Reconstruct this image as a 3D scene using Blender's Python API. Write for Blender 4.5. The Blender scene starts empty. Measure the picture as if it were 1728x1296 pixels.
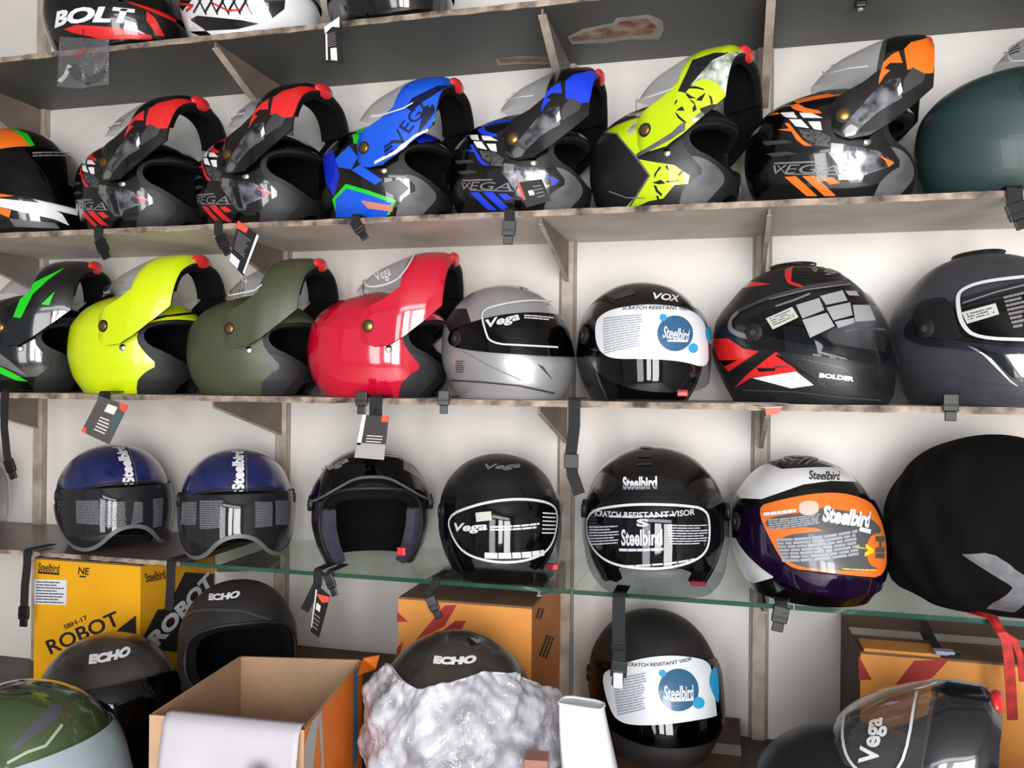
import bpy, math, random
import numpy as np
from mathutils import Vector, Matrix, Euler
from mathutils.geometry import delaunay_2d_cdt

SC = bpy.context.scene
COL = SC.collection
R = math.radians

# ------------------------------------------------------------------ camera
W_IMG, H_IMG = 1728, 1296
FPX = 1420.0                                   # focal length in pixels
YAW, ROLL = R(14.3), 0.0097
EYE = 1.5                                      # eye height
CAM = Vector((0.0, -1.81, EYE))
_f = Vector((-math.sin(YAW), math.cos(YAW), 0))
_r0 = Vector((math.cos(YAW), math.sin(YAW), 0))
_u0 = Vector((0, 0, 1))
_r = _r0 * math.cos(ROLL) + _u0 * math.sin(ROLL)
_u = _u0 * math.cos(ROLL) - _r0 * math.sin(ROLL)
cam_data = bpy.data.cameras.new('camera')
cam_data.sensor_fit = 'HORIZONTAL'
cam_data.sensor_width = 36.0
cam_data.lens = FPX / W_IMG * 36.0
cam_data.clip_start = 0.02
camera = bpy.data.objects.new('camera', cam_data)
COL.objects.link(camera)
m = Matrix((_r, _u, -_f)).transposed().to_4x4()
m.translation = CAM
camera.matrix_world = m
SC.camera = camera

# ------------------------------------------------------------------ light
SC.view_settings.view_transform = 'Standard'
SC.view_settings.look = 'None'
SC.view_settings.gamma = 1.0
SC.view_settings.use_curve_mapping = False
SC.view_settings.exposure = 0.0
world = bpy.data.worlds.new('street_daylight')
SC.world = world
world.use_nodes = True
world.node_tree.nodes['Background'].inputs[0].default_value = (0.80, 0.90, 1.0, 1)
world.node_tree.nodes['Background'].inputs[1].default_value = 0.45

def area(name, loc, target, sx, sy, power, color):
    d = bpy.data.lights.new(name, 'AREA')
    d.shape = 'RECTANGLE'
    d.size, d.size_y = sx, sy
    d.energy = power
    d.color = color
    o = bpy.data.objects.new(name, d)
    COL.objects.link(o)
    o.location = loc
    o.rotation_euler = (Vector(target) - Vector(loc)).to_track_quat('-Z', 'Y').to_euler()
    return o
# daylight coming in through the panes of the open shop front behind the photographer
area('shopfront_daylight', (1.45, -4.05, 1.32), (0.3, 0, 1.10), 0.85, 2.1, 100, (1.0, 0.98, 0.95))
area('shopfront_daylight', (0.52, -4.05, 1.40), (0.2, 0, 1.05), 0.55, 1.9, 60, (0.97, 0.98, 1.0))
area('shopfront_daylight', (-0.60, -4.05, 1.30), (-0.5, 0, 1.0), 0.8, 2.0, 42, (1.0, 0.97, 0.96))
area('shopfront_daylight', (0.60, -4.05, 2.58), (0.2, 0, 0.9), 2.4, 0.22, 14, (0.95, 0.98, 1.0))

# ------------------------------------------------------------------ pixel tracing helpers
def ray(px, py):
    return _f * FPX + _r * (px - W_IMG / 2) + _u * (H_IMG / 2 - py)
def at_y(px, py, Y):
    d = ray(px, py)
    return CAM + d * ((Y - CAM.y) / d.y)
def at_z(px, py, Z):
    d = ray(px, py)
    return CAM + d * ((Z - CAM.z) / d.z)
def proj(p):
    d = Vector(p) - CAM
    k = FPX / d.dot(_f)
    return (W_IMG / 2 + d.dot(_r) * k, H_IMG / 2 - d.dot(_u) * k)

# ------------------------------------------------------------------ tags
def tag(o, label=None, cat=None, group=None, kind=None):
    if label: o['label'] = label
    if cat: o['category'] = cat
    if group: o['group'] = group
    if kind: o['kind'] = kind
    return o
def thing(name, label, cat, loc=(0, 0, 0), rotz=0.0, group=None, scale=1.0):
    o = bpy.data.objects.new(name, None)
    COL.objects.link(o)
    o.location = loc
    o.rotation_euler = (0, 0, rotz)
    o.scale = (scale,) * 3
    o.empty_display_size = 0.05
    return tag(o, label, cat, group)
def world_to(o):
    """matrix taking world points into the space of top-level object o"""
    return Matrix.LocRotScale(o.location, o.rotation_euler, o.scale).inverted()

# ------------------------------------------------------------------ materials
def lin(c):
    c = c / 255.0
    return c / 12.92 if c <= 0.04045 else ((c + 0.055) / 1.055) ** 2.4
def rgb(c):
    return (lin(c[0]), lin(c[1]), lin(c[2]), 1)
MATS = {}
def mat(name, c, rough=0.5, metal=0.0, coat=0.0, var=0.0, scale=30.0, c2=None, bump=0.0, bscale=None, stretch=None, spec=0.5, sheen=0.0):
    """painted / plastic / fabric surface: principled shader, object-space noise varies colour and relief"""
    if name in MATS: return MATS[name]
    m = bpy.data.materials.new(name)
    m.use_nodes = True
    nt = m.node_tree
    b = nt.nodes['Principled BSDF']
    b.inputs['Base Color'].default_value = rgb(c)
    b.inputs['Roughness'].default_value = rough
    b.inputs['Metallic'].default_value = metal
    b.inputs['Coat Weight'].default_value = coat
    b.inputs['Coat Roughness'].default_value = 0.04
    b.inputs['Specular IOR Level'].default_value = spec
    b.inputs['Sheen Weight'].default_value = sheen
    if var > 0 or c2 or bump > 0:
        tc = nt.nodes.new('ShaderNodeTexCoord')
        mp = nt.nodes.new('ShaderNodeMapping')
        nt.links.new(tc.outputs['Object'], mp.inputs['Vector'])
        if stretch: mp.inputs['Scale'].default_value = stretch
        nz = nt.nodes.new('ShaderNodeTexNoise')
        nz.inputs['Scale'].default_value = scale
        nz.inputs['Detail'].default_value = 5
        nt.links.new(mp.outputs['Vector'], nz.inputs['Vector'])
        if var > 0 or c2:
            ramp = nt.nodes.new('ShaderNodeValToRGB')
            ramp.color_ramp.elements[0].position = 0.35
            ramp.color_ramp.elements[1].position = 0.68
            cc = c2 or tuple(max(0, v * (1 - var)) for v in c)
            ramp.color_ramp.elements[0].color = rgb(cc)
            ramp.color_ramp.elements[1].color = rgb(c)
            nt.links.new(nz.outputs['Fac'], ramp.inputs['Fac'])
            nt.links.new(ramp.outputs['Color'], b.inputs['Base Color'])
        if bump > 0:
            nb = nt.nodes.new('ShaderNodeTexNoise')
            nb.inputs['Scale'].default_value = bscale or scale * 4
            nb.inputs['Detail'].default_value = 3
            nt.links.new(mp.outputs['Vector'], nb.inputs['Vector'])
            bp = nt.nodes.new('ShaderNodeBump')
            bp.inputs['Strength'].default_value = bump
            bp.inputs['Distance'].default_value = 0.004
            nt.links.new(nb.outputs['Fac'], bp.inputs['Height'])
            nt.links.new(bp.outputs['Normal'], b.inputs['Normal'])
    MATS[name] = m
    return m
def clear(name, tint, refl=1.0, rough=0.03, haze=0.0, bump=0.0, hazecol=(235, 235, 240), patchy=None):
    """transparent moulded sheet: see-through body with a clear fresnel reflection"""
    if name in MATS: return MATS[name]
    m = bpy.data.materials.new(name)
    m.use_nodes = True
    nt = m.node_tree
    nt.nodes.remove(nt.nodes['Principled BSDF'])
    out = nt.nodes['Material Output']
    tr = nt.nodes.new('ShaderNodeBsdfTransparent')
    tr.inputs['Color'].default_value = rgb(tint)
    gl = nt.nodes.new('ShaderNodeBsdfGlossy')
    gl.inputs['Roughness'].default_value = rough
    gl.inputs['Color'].default_value = (refl, refl, refl, 1)
    fr = nt.nodes.new('ShaderNodeFresnel')
    fr.inputs['IOR'].default_value = 1.5
    mx = nt.nodes.new('ShaderNodeMixShader')
    # the reflection belongs to the outer face of the sheet
    geo = nt.nodes.new('ShaderNodeNewGeometry')
    sub = nt.nodes.new('ShaderNodeMath'); sub.operation = 'SUBTRACT'
    sub.inputs[0].default_value = 1.0
    nt.links.new(geo.outputs['Backfacing'], sub.inputs[1])
    mul = nt.nodes.new('ShaderNodeMath'); mul.operation = 'MULTIPLY'
    nt.links.new(fr.outputs[0], mul.inputs[0])
    nt.links.new(sub.outputs[0], mul.inputs[1])
    nt.links.new(mul.outputs[0], mx.inputs[0])
    src = tr
    if haze > 0:
        df = nt.nodes.new('ShaderNodeBsdfDiffuse')
        df.inputs['Color'].default_value = rgb(hazecol)
        m2 = nt.nodes.new('ShaderNodeMixShader')
        m2.inputs[0].default_value = haze
        if patchy:                               # milky film in random patches; white haze also stands in for glints
            tc2 = nt.nodes.new('ShaderNodeTexCoord')
            n2 = nt.nodes.new('ShaderNodeTexNoise')
            n2.inputs['Scale'].default_value = 13
            n2.inputs['Detail'].default_value = 6
            n2.inputs['Distortion'].default_value = 1.6
            mr = nt.nodes.new('ShaderNodeMapRange')
            mr.inputs['From Min'].default_value, mr.inputs['From Max'].default_value = .36, .64
            mr.inputs['To Min'].default_value, mr.inputs['To Max'].default_value = patchy
            nt.links.new(tc2.outputs['Object'], n2.inputs['Vector'])
            nt.links.new(n2.outputs['Fac'], mr.inputs['Value'])
            nt.links.new(mr.outputs['Result'], m2.inputs[0])
        nt.links.new(tr.outputs[0], m2.inputs[1])
        nt.links.new(df.outputs[0], m2.inputs[2])
        src = m2
    if bump > 0:
        tc = nt.nodes.new('ShaderNodeTexCoord')
        nb = nt.nodes.new('ShaderNodeTexNoise')
        nb.inputs['Scale'].default_value = 22
        nb.inputs['Detail'].default_value = 4
        nb.inputs['Distortion'].default_value = 1.2
        nt.links.new(tc.outputs['Object'], nb.inputs['Vector'])
        bp = nt.nodes.new('ShaderNodeBump')
        bp.inputs['Strength'].default_value = bump
        bp.inputs['Distance'].default_value = 0.02
        nt.links.new(nb.outputs['Fac'], bp.inputs['Height'])
        nt.links.new(bp.outputs['Normal'], gl.inputs['Normal'])
        nt.links.new(bp.outputs['Normal'], fr.inputs['Normal'])
    nt.links.new(src.outputs[0], mx.inputs[1])
    nt.links.new(gl.outputs[0], mx.inputs[2])
    nt.links.new(mx.outputs[0], out.inputs['Surface'])
    MATS[name] = m
    return m

# ------------------------------------------------------------------ plain meshes
class MB:
    """collects faces with material numbers and links them as ONE mesh object"""
    def __init__(s):
        s.v, s.f, s.m = [], [], []
    def add(s, verts, faces, mi=0):
        k = len(s.v)
        s.v += [tuple(p) for p in verts]
        s.f += [tuple(i + k for i in f) for f in faces]
        s.m += [mi] * len(faces)
        return s
    def box(s, lo, hi, mi=0, M=None):
        (a, b, c), (d, e, f) = lo, hi
        v = [Vector(p) for p in ((a, b, c), (d, b, c), (d, e, c), (a, e, c), (a, b, f), (d, b, f), (d, e, f), (a, e, f))]
        if M: v = [M @ p for p in v]
        return s.add(v, [(0, 3, 2, 1), (4, 5, 6, 7), (0, 1, 5, 4), (1, 2, 6, 5), (2, 3, 7, 6), (3, 0, 4, 7)], mi)
    def prism(s, pts, ext, mi=0):
        """polygon (3d points) extruded by vector ext"""
        n = len(pts)
        a = [Vector(p) for p in pts]
        b = [p + Vector(ext) for p in a]
        return s.add(a + b, [tuple(reversed(range(n))), tuple(range(n, 2 * n))] + [(i, (i + 1) % n, n + (i + 1) % n, n + i) for i in range(n)], mi)
    def tube(s, pts, r, seg=8, mi=0, r2=None):
        pts = [Vector(p) for p in pts]
        rings = []
        up = Vector((0.13, 0.31, 0.94)).normalized()
        for i, p in enumerate(pts):
            t = (pts[min(i + 1, len(pts) - 1)] - pts[max(i - 1, 0)]).normalized()
            a = t.cross(up).normalized()
            b = t.cross(a)
            rr = r if r2 is None else r + (r2 - r) * i / (len(pts) - 1)
            rings.append([p + (a * math.cos(2 * math.pi * k / seg) + b * math.sin(2 * math.pi * k / seg)) * rr for k in range(seg)])
        v = [q for g in rings for q in g]
        f = []
        for i in range(len(pts) - 1):
            for k in range(seg):
                f.append((i * seg + k, i * seg + (k + 1) % seg, (i + 1) * seg + (k + 1) % seg, (i + 1) * seg + k))
        f.append(tuple(reversed(range(seg))))
        f.append(tuple(range((len(pts) - 1) * seg, len(pts) * seg)))
        return s.add(v, f, mi)
    def ribbon(s, pts, wdir, width, thick=0.0016, mi=0):
        """strap: a strip of given width along pts; wdir one vector or one per point"""
        pts = [Vector(p) for p in pts]
        n = len(pts)
        v = []
        for i, p in enumerate(pts):
            t = (pts[min(i + 1, n - 1)] - pts[max(i - 1, 0)]).normalized()
            w = Vector(wdir[i] if isinstance(wdir, list) else wdir)
            w = (w - t * w.dot(t)).normalized() * (width / 2)
            k = t.cross(w).normalized() * (thick / 2)
            v += [p - w - k, p + w - k, p + w + k, p - w + k]
        f = [(3, 2, 1, 0), (4 * n - 4, 4 * n - 3, 4 * n - 2, 4 * n - 1)]
        for i in range(n - 1):
            for k in range(4):
                f.append((4 * i + k, 4 * i + (k + 1) % 4, 4 * i + 4 + (k + 1) % 4, 4 * i + 4 + k))
        return s.add(v, f, mi)
    def disc(s, c, n, r, h, seg=20, mi=0, dome=0.0):
        """short cylinder with its base at c, axis n"""
        n = Vector(n).normalized()
        a = n.orthogonal().normalized()
        b = n.cross(a)
        c = Vector(c)
        v = []
        for hh, rr in ((0, r), (h * .8, r), (h, r * .86)):
            v += [c + n * hh + (a * math.cos(2 * math.pi * k / seg) + b * math.sin(2 * math.pi * k / seg)) * rr for k in range(seg)]
        v.append(c + n * (h + dome))
        f = []
        for j in range(2):
            f += [(j * seg + k, j * seg + (k + 1) % seg, (j + 1) * seg + (k + 1) % seg, (j + 1) * seg + k) for k in range(seg)]
        f += [(2 * seg + k, 2 * seg + (k + 1) % seg, 3 * seg) for k in range(seg)]
        f.append(tuple(reversed(range(seg))))
        return s.add(v, f, mi)
    def ellipsoid(s, c, rx, ry, rz, mi=0, nu=16, nv=10):
        v, f = [], []
        for j in range(nv + 1):
            ph = -math.pi / 2 + math.pi * j / nv
            for k in range(nu):
                th = 2 * math.pi * k / nu
                v.append((c[0] + rx * math.cos(ph) * math.cos(th), c[1] + ry * math.cos(ph) * math.sin(th), c[2] + rz * math.sin(ph)))
        for j in range(nv):
            for k in range(nu):
                f.append((j * nu + k, j * nu + (k + 1) % nu, (j + 1) * nu + (k + 1) % nu, (j + 1) * nu + k))
        return s.add(v, f, mi)
    def build(s, name, mats, parent=None, smooth=None, bevel=0.0, T=None):
        me = bpy.data.meshes.new(name)
        v = [T @ Vector(p) for p in s.v] if T else s.v
        me.from_pydata([tuple(p) for p in v], [], s.f)
        for x in (mats if isinstance(mats, (list, tuple)) else [mats]): me.materials.append(x)
        me.polygons.foreach_set('material_index', s.m)
        if smooth is not None:
            me.polygons.foreach_set('use_smooth', [True] * len(s.f))
            me.set_sharp_from_angle(angle=R(smooth))
        me.update()
        o = bpy.data.objects.new(name, me)
        COL.objects.link(o)
        if parent: o.parent = parent
        if bevel > 0:
            b = o.modifiers.new('edge', 'BEVEL')
            b.width, b.segments, b.limit_method = bevel, 2, 'ANGLE'
        return o

# ------------------------------------------------------------------ lettering
_txt = {}
def text2d(s, w=None, h=None, bold=0.0, shear=0.0, cx=0.0, cy=0.0, rot=0.0):
    """triangulated lettering in the plane, fitted to height h and width w, centred at cx, cy"""
    key = (s, bold, shear)
    if key not in _txt:
        cu = bpy.data.curves.new('lettering', 'FONT')
        cu.body = s
        cu.size = 1.0
        cu.resolution_u = 3
        cu.offset = bold
        cu.shear = shear
        ob = bpy.data.objects.new('lettering', cu)
        COL.objects.link(ob)
        dg = bpy.context.evaluated_depsgraph_get()
        me = bpy.data.meshes.new_from_object(ob.evaluated_get(dg))
        me.calc_loop_triangles()
        P = np.array([v.co[:2] for v in me.vertices])
        T = np.array([t.vertices[:] for t in me.loop_triangles])
        bpy.data.objects.remove(ob)
        bpy.data.curves.remove(cu)
        bpy.data.meshes.remove(me)
        lo, hi = P.min(0), P.max(0)
        _txt[key] = ((P - (lo + hi) / 2) / (hi[1] - lo[1]), T)
    P, T = _txt[key]
    P = P.copy()
    if h is None and w is None: h = 1.0
    if h is None: h = w / (P[:, 0].max() - P[:, 0].min())
    P *= h
    if w: P[:, 0] *= w / (P[:, 0].max() - P[:, 0].min())
    c, sn = math.cos(rot), math.sin(rot)
    P = P @ np.array([[c, sn], [-sn, c]])
    return P + np.array([cx, cy]), T
def bars2d(x0, x1, y0, y1, n, fill=0.5, ragged=0.0, seed=1):
    """lines of print too small to read: n thin bars, broken into words"""
    rnd = random.Random(seed)
    P, T = [], []
    for i in range(n):
        yc = y1 - (i + .5) * (y1 - y0) / n
        hh = (y1 - y0) / n * fill / 2
        x = x0
        xe = x1 - rnd.random() * ragged * (x1 - x0)
        while x < xe:
            e = min(xe, x + (x1 - x0) * (0.08 + 0.16 * rnd.random()))
            k = len(P)
            P += [(x, yc - hh), (e, yc - hh), (e, yc + hh), (x, yc + hh)]
            T += [(k, k + 1, k + 2), (k, k + 2, k + 3)]
            x = e + (x1 - x0) * 0.015
    return np.array(P), np.array(T)
def poly2d(poly, step=0.008):
    """filled polygon with inner points, so that it can lie on a curved surface"""
    poly = dens(poly, step)
    n = len(poly)
    lo, hi = poly.min(0), poly.max(0)
    gx, gy = np.meshgrid(np.arange(lo[0] + step / 2, hi[0], step), np.arange(lo[1] + step / 2, hi[1], step))
    g = np.stack([gx.ravel(), gy.ravel()], 1)
    g = g[sdf(poly, g) > step * .35] if len(g) else g
    V = [Vector(p) for p in np.vstack([poly, g])] if len(g) else [Vector(p) for p in poly]
    r = delaunay_2d_cdt(V, [], [list(range(n))], 1, 1e-6)
    P = np.array([v[:] for v in r[0]])
    T = []
    for f in r[2]:
        for i in range(1, len(f) - 1): T.append((f[0], f[i], f[i + 1]))
    return P, np.array(T)
def line2d(pts, w, closed=False):
    """a drawn line of width w along pts"""
    p = dens(pts, 0.006, closed)
    n = len(p)
    if closed:
        d = np.roll(p, -1, 0) - np.roll(p, 1, 0)
    else:
        d = np.gradient(p, axis=0)
    d /= np.maximum(np.linalg.norm(d, axis=1, keepdims=True), 1e-9)
    k = np.stack([-d[:, 1], d[:, 0]], 1) * w / 2
    P = np.vstack([p - k, p + k])
    T = []
    for i in range(n if closed else n - 1):
        j = (i + 1) % n
        T += [(i, j, n + j), (i, n + j, n + i)]
    return P, np.array(T)
def disc2d(cx, cy, r, seg=28, ry=None):
    a = np.arange(seg) * 2 * math.pi / seg
    return poly2d(np.stack([cx + r * np.cos(a), cy + (ry or r) * np.sin(a)], 1))
def dens(pts, step, closed=True):
    p = np.asarray(pts, float)
    out = []
    n = len(p)
    for i in range(n if closed else n - 1):
        a, b = p[i], p[(i + 1) % n]
        k = max(1, int(np.linalg.norm(b - a) / step))
        out += [a + (b - a) * t / k for t in range(k)]
    if not closed: out.append(p[-1])
    return np.array(out)
def round2d(pts, it=2, closed=True):
    p = [np.asarray(q, float) for q in pts]
    for _ in range(it):
        q = []
        n = len(p)
        for i in range(n if closed else n - 1):
            a, b = p[i], p[(i + 1) % n]
            q += [a * .75 + b * .25, a * .25 + b * .75]
        if not closed: q = [p[0]] + q + [p[-1]]
        p = q
    return np.array(p)
def sdf(poly, pts):
    """signed distance, positive inside (-1 far outside)"""
    p = np.asarray(poly, float)
    pts = np.asarray(pts, float)
    if len(pts) > 300:
        k = ((pts > p.min(0) - .04) & (pts < p.max(0) + .04)).all(1)
        if not k.all():
            o = np.full(len(pts), -1.0)
            if k.any(): o[k] = sdf(p, pts[k])
            return o
    a, b = p, np.roll(p, -1, 0)
    out = np.empty(len(pts))
    for s in range(0, len(pts), 4000):
        q = pts[s:s + 4000, None, :]
        e = (b - a)[None]
        w = q - a[None]
        t = np.clip((w * e).sum(2) / np.maximum((e * e).sum(2), 1e-14), 0, 1)
        d = np.sqrt(((w - e * t[..., None]) ** 2).sum(2)).min(1)
        c1 = (a[None, :, 1] <= q[..., 1])
        c2 = (b[None, :, 1] > q[..., 1])
        cr = e[..., 0] * w[..., 1] - e[..., 1] * w[..., 0]
        wn = ((c1 & c2 & (cr > 0)).sum(1) - (~c1 & ~c2 & (cr < 0)).sum(1))
        out[s:s + 4000] = np.where(wn != 0, d, -d)
    return out

# ------------------------------------------------------------------ helmet bodies
def pchip(x, y, xs):
    x, y = np.asarray(x, float), np.asarray(y, float)
    h, d = np.diff(x), np.diff(y) / np.diff(x)
    m = np.zeros_like(x)
    for i in range(1, len(x) - 1):
        if d[i - 1] * d[i] > 0:
            w1, w2 = 2 * h[i] + h[i - 1], h[i] + 2 * h[i - 1]
            m[i] = (w1 + w2) / (w1 / d[i - 1] + w2 / d[i])
    m[0], m[-1] = d[0], d[-1]
    xs = np.clip(xs, x[0], x[-1])
    i = np.clip(np.searchsorted(x, xs) - 1, 0, len(x) - 2)
    t = (xs - x[i]) / h[i]
    return ((2 * t**3 - 3 * t**2 + 1) * y[i] + (t**3 - 2 * t**2 + t) * h[i] * m[i]
            + (-2 * t**3 + 3 * t**2) * y[i + 1] + (t**3 - t**2) * h[i] * m[i + 1])
RC = 0.12                                        # metres of arc per radian in the unrolled view
class Body:
    """closed shell: horizontal slices are super-ellipses; tables give back, front and half width by height"""
    def __init__(s, H, back, front, width, xtop=-0.01, n=2.15, grow=0.0):
        s.H, s.n = H, n
        def tab(t, top):
            q = [math.sqrt(max(0, 1 - z / H)) for z, _ in t]
            v = [k for _, k in t]
            o = sorted(zip(q + [0.0], v + [top]))
            return [a for a, _ in o], [b for _, b in o]
        s.tb, s.tf, s.tw = tab([(z, v - grow) for z, v in back], xtop), tab([(z, v + grow) for z, v in front], xtop), tab([(z, v + grow) for z, v in width], 0.0)
    def ext(s, q):
        b, f, w = pchip(*s.tb, q), pchip(*s.tf, q), pchip(*s.tw, q)
        return b, f, w, b * .5 + f * .5
    def q(s, z):
        return np.sqrt(np.clip(1 - np.asarray(z, float) / s.H, 0, None))
    def p(s, th, q):
        b, f, w, c = s.ext(q)
        ct, st = np.cos(th), np.sin(th)
        e = 2 / s.n
        x = c + np.where(ct > 0, f - c, c - b) * np.sign(ct) * np.abs(ct) ** e
        y = w * np.sign(st) * np.abs(st) ** e
        z = s.H * (1 - q * q)
        return np.stack([x, y, z], -1)
    def nrm(s, th, q):
        e = 2e-3
        q0 = np.maximum(q, 0.012)
        a = s.p(th + e, q0) - s.p(th - e, q0)
        b = s.p(th, q0 - e) - s.p(th, q0 + e)
        n = np.cross(a, b)
        return n / np.maximum(np.linalg.norm(n, axis=-1, keepdims=True), 1e-12)
    def put(s, P2, view='side', off=0.0012, side=-1):
        """plane pattern -> points on the surface"""
        P2 = np.asarray(P2, float)
        if view == 'cyl':                        # (arc metres from the front, height)
            th, q = P2[:, 0] / RC, np.maximum(s.q(P2[:, 1]), 0.01)
        elif view == 'mid':                      # (sideways, arc metres up the front centre line)
            qs = np.linspace(1, 0.02, 240)
            m = s.p(np.zeros(240), qs)
            L = np.concatenate([[0], np.cumsum(np.linalg.norm(np.diff(m, axis=0), axis=1))])
            qq = np.interp(P2[:, 1], L, qs)
            b, f, w, c = s.ext(qq)
            st = np.clip(np.abs(P2[:, 0]) / np.maximum(w, 1e-4), 0, .97) ** (s.n / 2)
            th, q = np.arcsin(st) * np.sign(P2[:, 0]), qq
        else:
            q = np.maximum(s.q(P2[:, 1]), 0.01)
            b, f, w, c = s.ext(q)
            r = np.where(P2[:, 0] > c, (P2[:, 0] - c) / (f - c), (c - P2[:, 0]) / (c - b))
            ct = np.clip(r, 0, 0.9995) ** (s.n / 2) * np.where(P2[:, 0] > c, 1, -1)
            th = np.arccos(ct) * side
        return s.p(th, q) + s.nrm(th, q) * off
    def mesh(s, nt=120, nq=64, q0=1.0):
        qs = np.linspace(q0, 0, nq + 1)[:-1]
        th = -math.pi + np.arange(nt) * 2 * math.pi / nt
        TH, Q = np.meshgrid(th, qs)
        TH, Q = TH.ravel(), Q.ravel()
        P, N = s.p(TH, Q), s.nrm(TH, Q)
        ap = s.p(np.array([0.0]), np.array([0.0]))
        P, N = np.vstack([P, ap]), np.vstack([N, [[0, 0, 1]]])
        T = []
        for j in range(nq - 1):
            for i in range(nt):
                a, b, c, d = j * nt + i, j * nt + (i + 1) % nt, (j + 1) * nt + (i + 1) % nt, (j + 1) * nt + i
                T += [(a, b, c), (a, c, d)]
        k = (nq - 1) * nt
        T += [(k + i, k + (i + 1) % nt, len(P) - 1) for i in range(nt)]
        th2 = np.concatenate([TH, [0.0]])
        return Skin(P, N, np.stack([th2 * RC, P[:, 2]], 1), np.array(T))
class Skin:
    """triangle skin whose triangles can be cut along drawn outlines: clip() drops, paint() recolours"""
    def __init__(s, P, N, U, T, m=None):
        s.P, s.N, s.U, s.T = P, N, U, T
        s.m = np.zeros(len(T), int) if m is None else m
    def field(s, poly, view, side):
        if view == 'cyl':
            f = sdf(poly, s.U)
        elif view == 'front':
            f = np.minimum(sdf(poly, s.P[:, [1, 2]]), s.P[:, 0])
        elif view == 'top':
            f = np.minimum(sdf(poly, s.P[:, [0, 1]]), s.P[:, 2] - 0.1)
        else:
            f = sdf(poly, s.P[:, [0, 2]])
            if side: f = np.minimum(f, s.P[:, 1] * side)
        return f
    def cut(s, f):
        """split triangles along f = 0; returns which triangles lie inside"""
        f = np.where(np.abs(f) < 2e-5, 2e-5, f)
        sg = f > 0
        ts = sg[s.T]
        n_in = ts.sum(1)
        keep = (n_in == 0) | (n_in == 3)
        T, m, ins = list(map(tuple, s.T[keep])), list(s.m[keep]), list(n_in[keep] == 3)
        P, N, U = [], [], []
        base = len(s.P)
        cache = {}
        def mid(a, b):
            k = (a, b) if a < b else (b, a)
            if k not in cache:
                t = f[k[0]] / (f[k[0]] - f[k[1]])
                cache[k] = base + len(P)
                P.append(s.P[k[0]] * (1 - t) + s.P[k[1]] * t)
                N.append(s.N[k[0]] * (1 - t) + s.N[k[1]] * t)
                u0, u1 = s.U[k[0]].copy(), s.U[k[1]].copy()
                if abs(u0[0] - u1[0]) > RC * math.pi:
                    u1[0] += 2 * math.pi * RC * (1 if u0[0] > u1[0] else -1)
                U.append(u0 * (1 - t) + u1 * t)
            return cache[k]
        for tri, mm in zip(s.T[~keep], s.m[~keep]):
            g = sg[tri]
            k = int(np.argmax(g)) if g.sum() == 1 else int(np.argmin(g))
            a, b, c = tri[k], tri[(k + 1) % 3], tri[(k + 2) % 3]
            ab, ac = mid(a, b), mid(a, c)
            T += [(a, ab, ac), (ab, b, c), (ab, c, ac)]
            m += [mm] * 3
            one = bool(sg[a])
            ins += [one, not one, not one]
        if P:
            s.P, s.N, s.U = np.vstack([s.P, P]), np.vstack([s.N, N]), np.vstack([s.U, U])
        s.T, s.m = np.array(T), np.array(m)
        return np.array(ins)
    def refine(s, poly, view, side, fine=0.0022, rounds=3):
        """halve the triangles near a drawn outline so that its corners stay sharp"""
        for _ in range(rounds):
            f = s.field(poly, view, side)
            a, b, c = s.P[s.T[:, 0]], s.P[s.T[:, 1]], s.P[s.T[:, 2]]
            L = np.stack([np.linalg.norm(b - a, axis=1), np.linalg.norm(c - b, axis=1), np.linalg.norm(a - c, axis=1)], 1)
            near = (np.abs(f[s.T]).min(1) < L.max(1)) & (np.abs(f[s.T]).max(1) < 0.05) & (L.max(1) > fine)
            if not near.any(): break
            T = s.T
            E = np.stack([T, np.roll(T, -1, 1)], 2)                     # tri, edge, ends
            lo, hi = E.min(2).astype(np.int64), E.max(2).astype(np.int64)
            key = lo * (len(s.P) + 1) + hi
            uk = np.unique(key[near])
            idx = np.searchsorted(uk, key)
            hit = (idx < len(uk)) & (uk[np.minimum(idx, len(uk) - 1)] == key)
            i0, i1 = uk // (len(s.P) + 1), uk % (len(s.P) + 1)
            P, N = (s.P[i0] + s.P[i1]) / 2, (s.N[i0] + s.N[i1]) / 2
            u0, u1 = s.U[i0], s.U[i1].copy()
            far = np.abs(u0[:, 0] - u1[:, 0]) > RC * math.pi
            u1[:, 0] += np.where(far, 2 * math.pi * RC * np.where(u0[:, 0] > u1[:, 0], 1, -1), 0)
            U = (u0 + u1) / 2
            e = np.where(hit, idx + len(s.P), -1)
            n = hit.sum(1)
            out, om = [T[n == 0]], [s.m[n == 0]]
            q = n == 3
            t, ee = T[q], e[q]
            out += [np.stack([t[:, 0], ee[:, 0], ee[:, 2]], 1), np.stack([ee[:, 0], t[:, 1], ee[:, 1]], 1), np.stack([ee[:, 2], ee[:, 1], t[:, 2]], 1), ee]
            om += [s.m[q]] * 4
            for k in range(3):
                q = (n == 1) & hit[:, k]
                t, x = T[q], e[q][:, k]
                a, b, c = t[:, k], t[:, (k + 1) % 3], t[:, (k + 2) % 3]
                out += [np.stack([a, x, c], 1), np.stack([x, b, c], 1)]
                om += [s.m[q]] * 2
                q = (n == 2) & ~hit[:, k]
                t, x, y = T[q], e[q][:, (k + 1) % 3], e[q][:, (k + 2) % 3]
                a, b, c = t[:, k], t[:, (k + 1) % 3], t[:, (k + 2) % 3]
                out += [np.stack([a, b, x], 1), np.stack([a, x, y], 1), np.stack([y, x, c], 1)]
                om += [s.m[q]] * 3
            T, m = np.vstack(out), np.concatenate(om)
            s.P, s.N, s.U = np.vstack([s.P, P]), np.vstack([s.N, N]), np.vstack([s.U, U])
            s.T, s.m = np.array(T), np.array(m)
        return s
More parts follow.
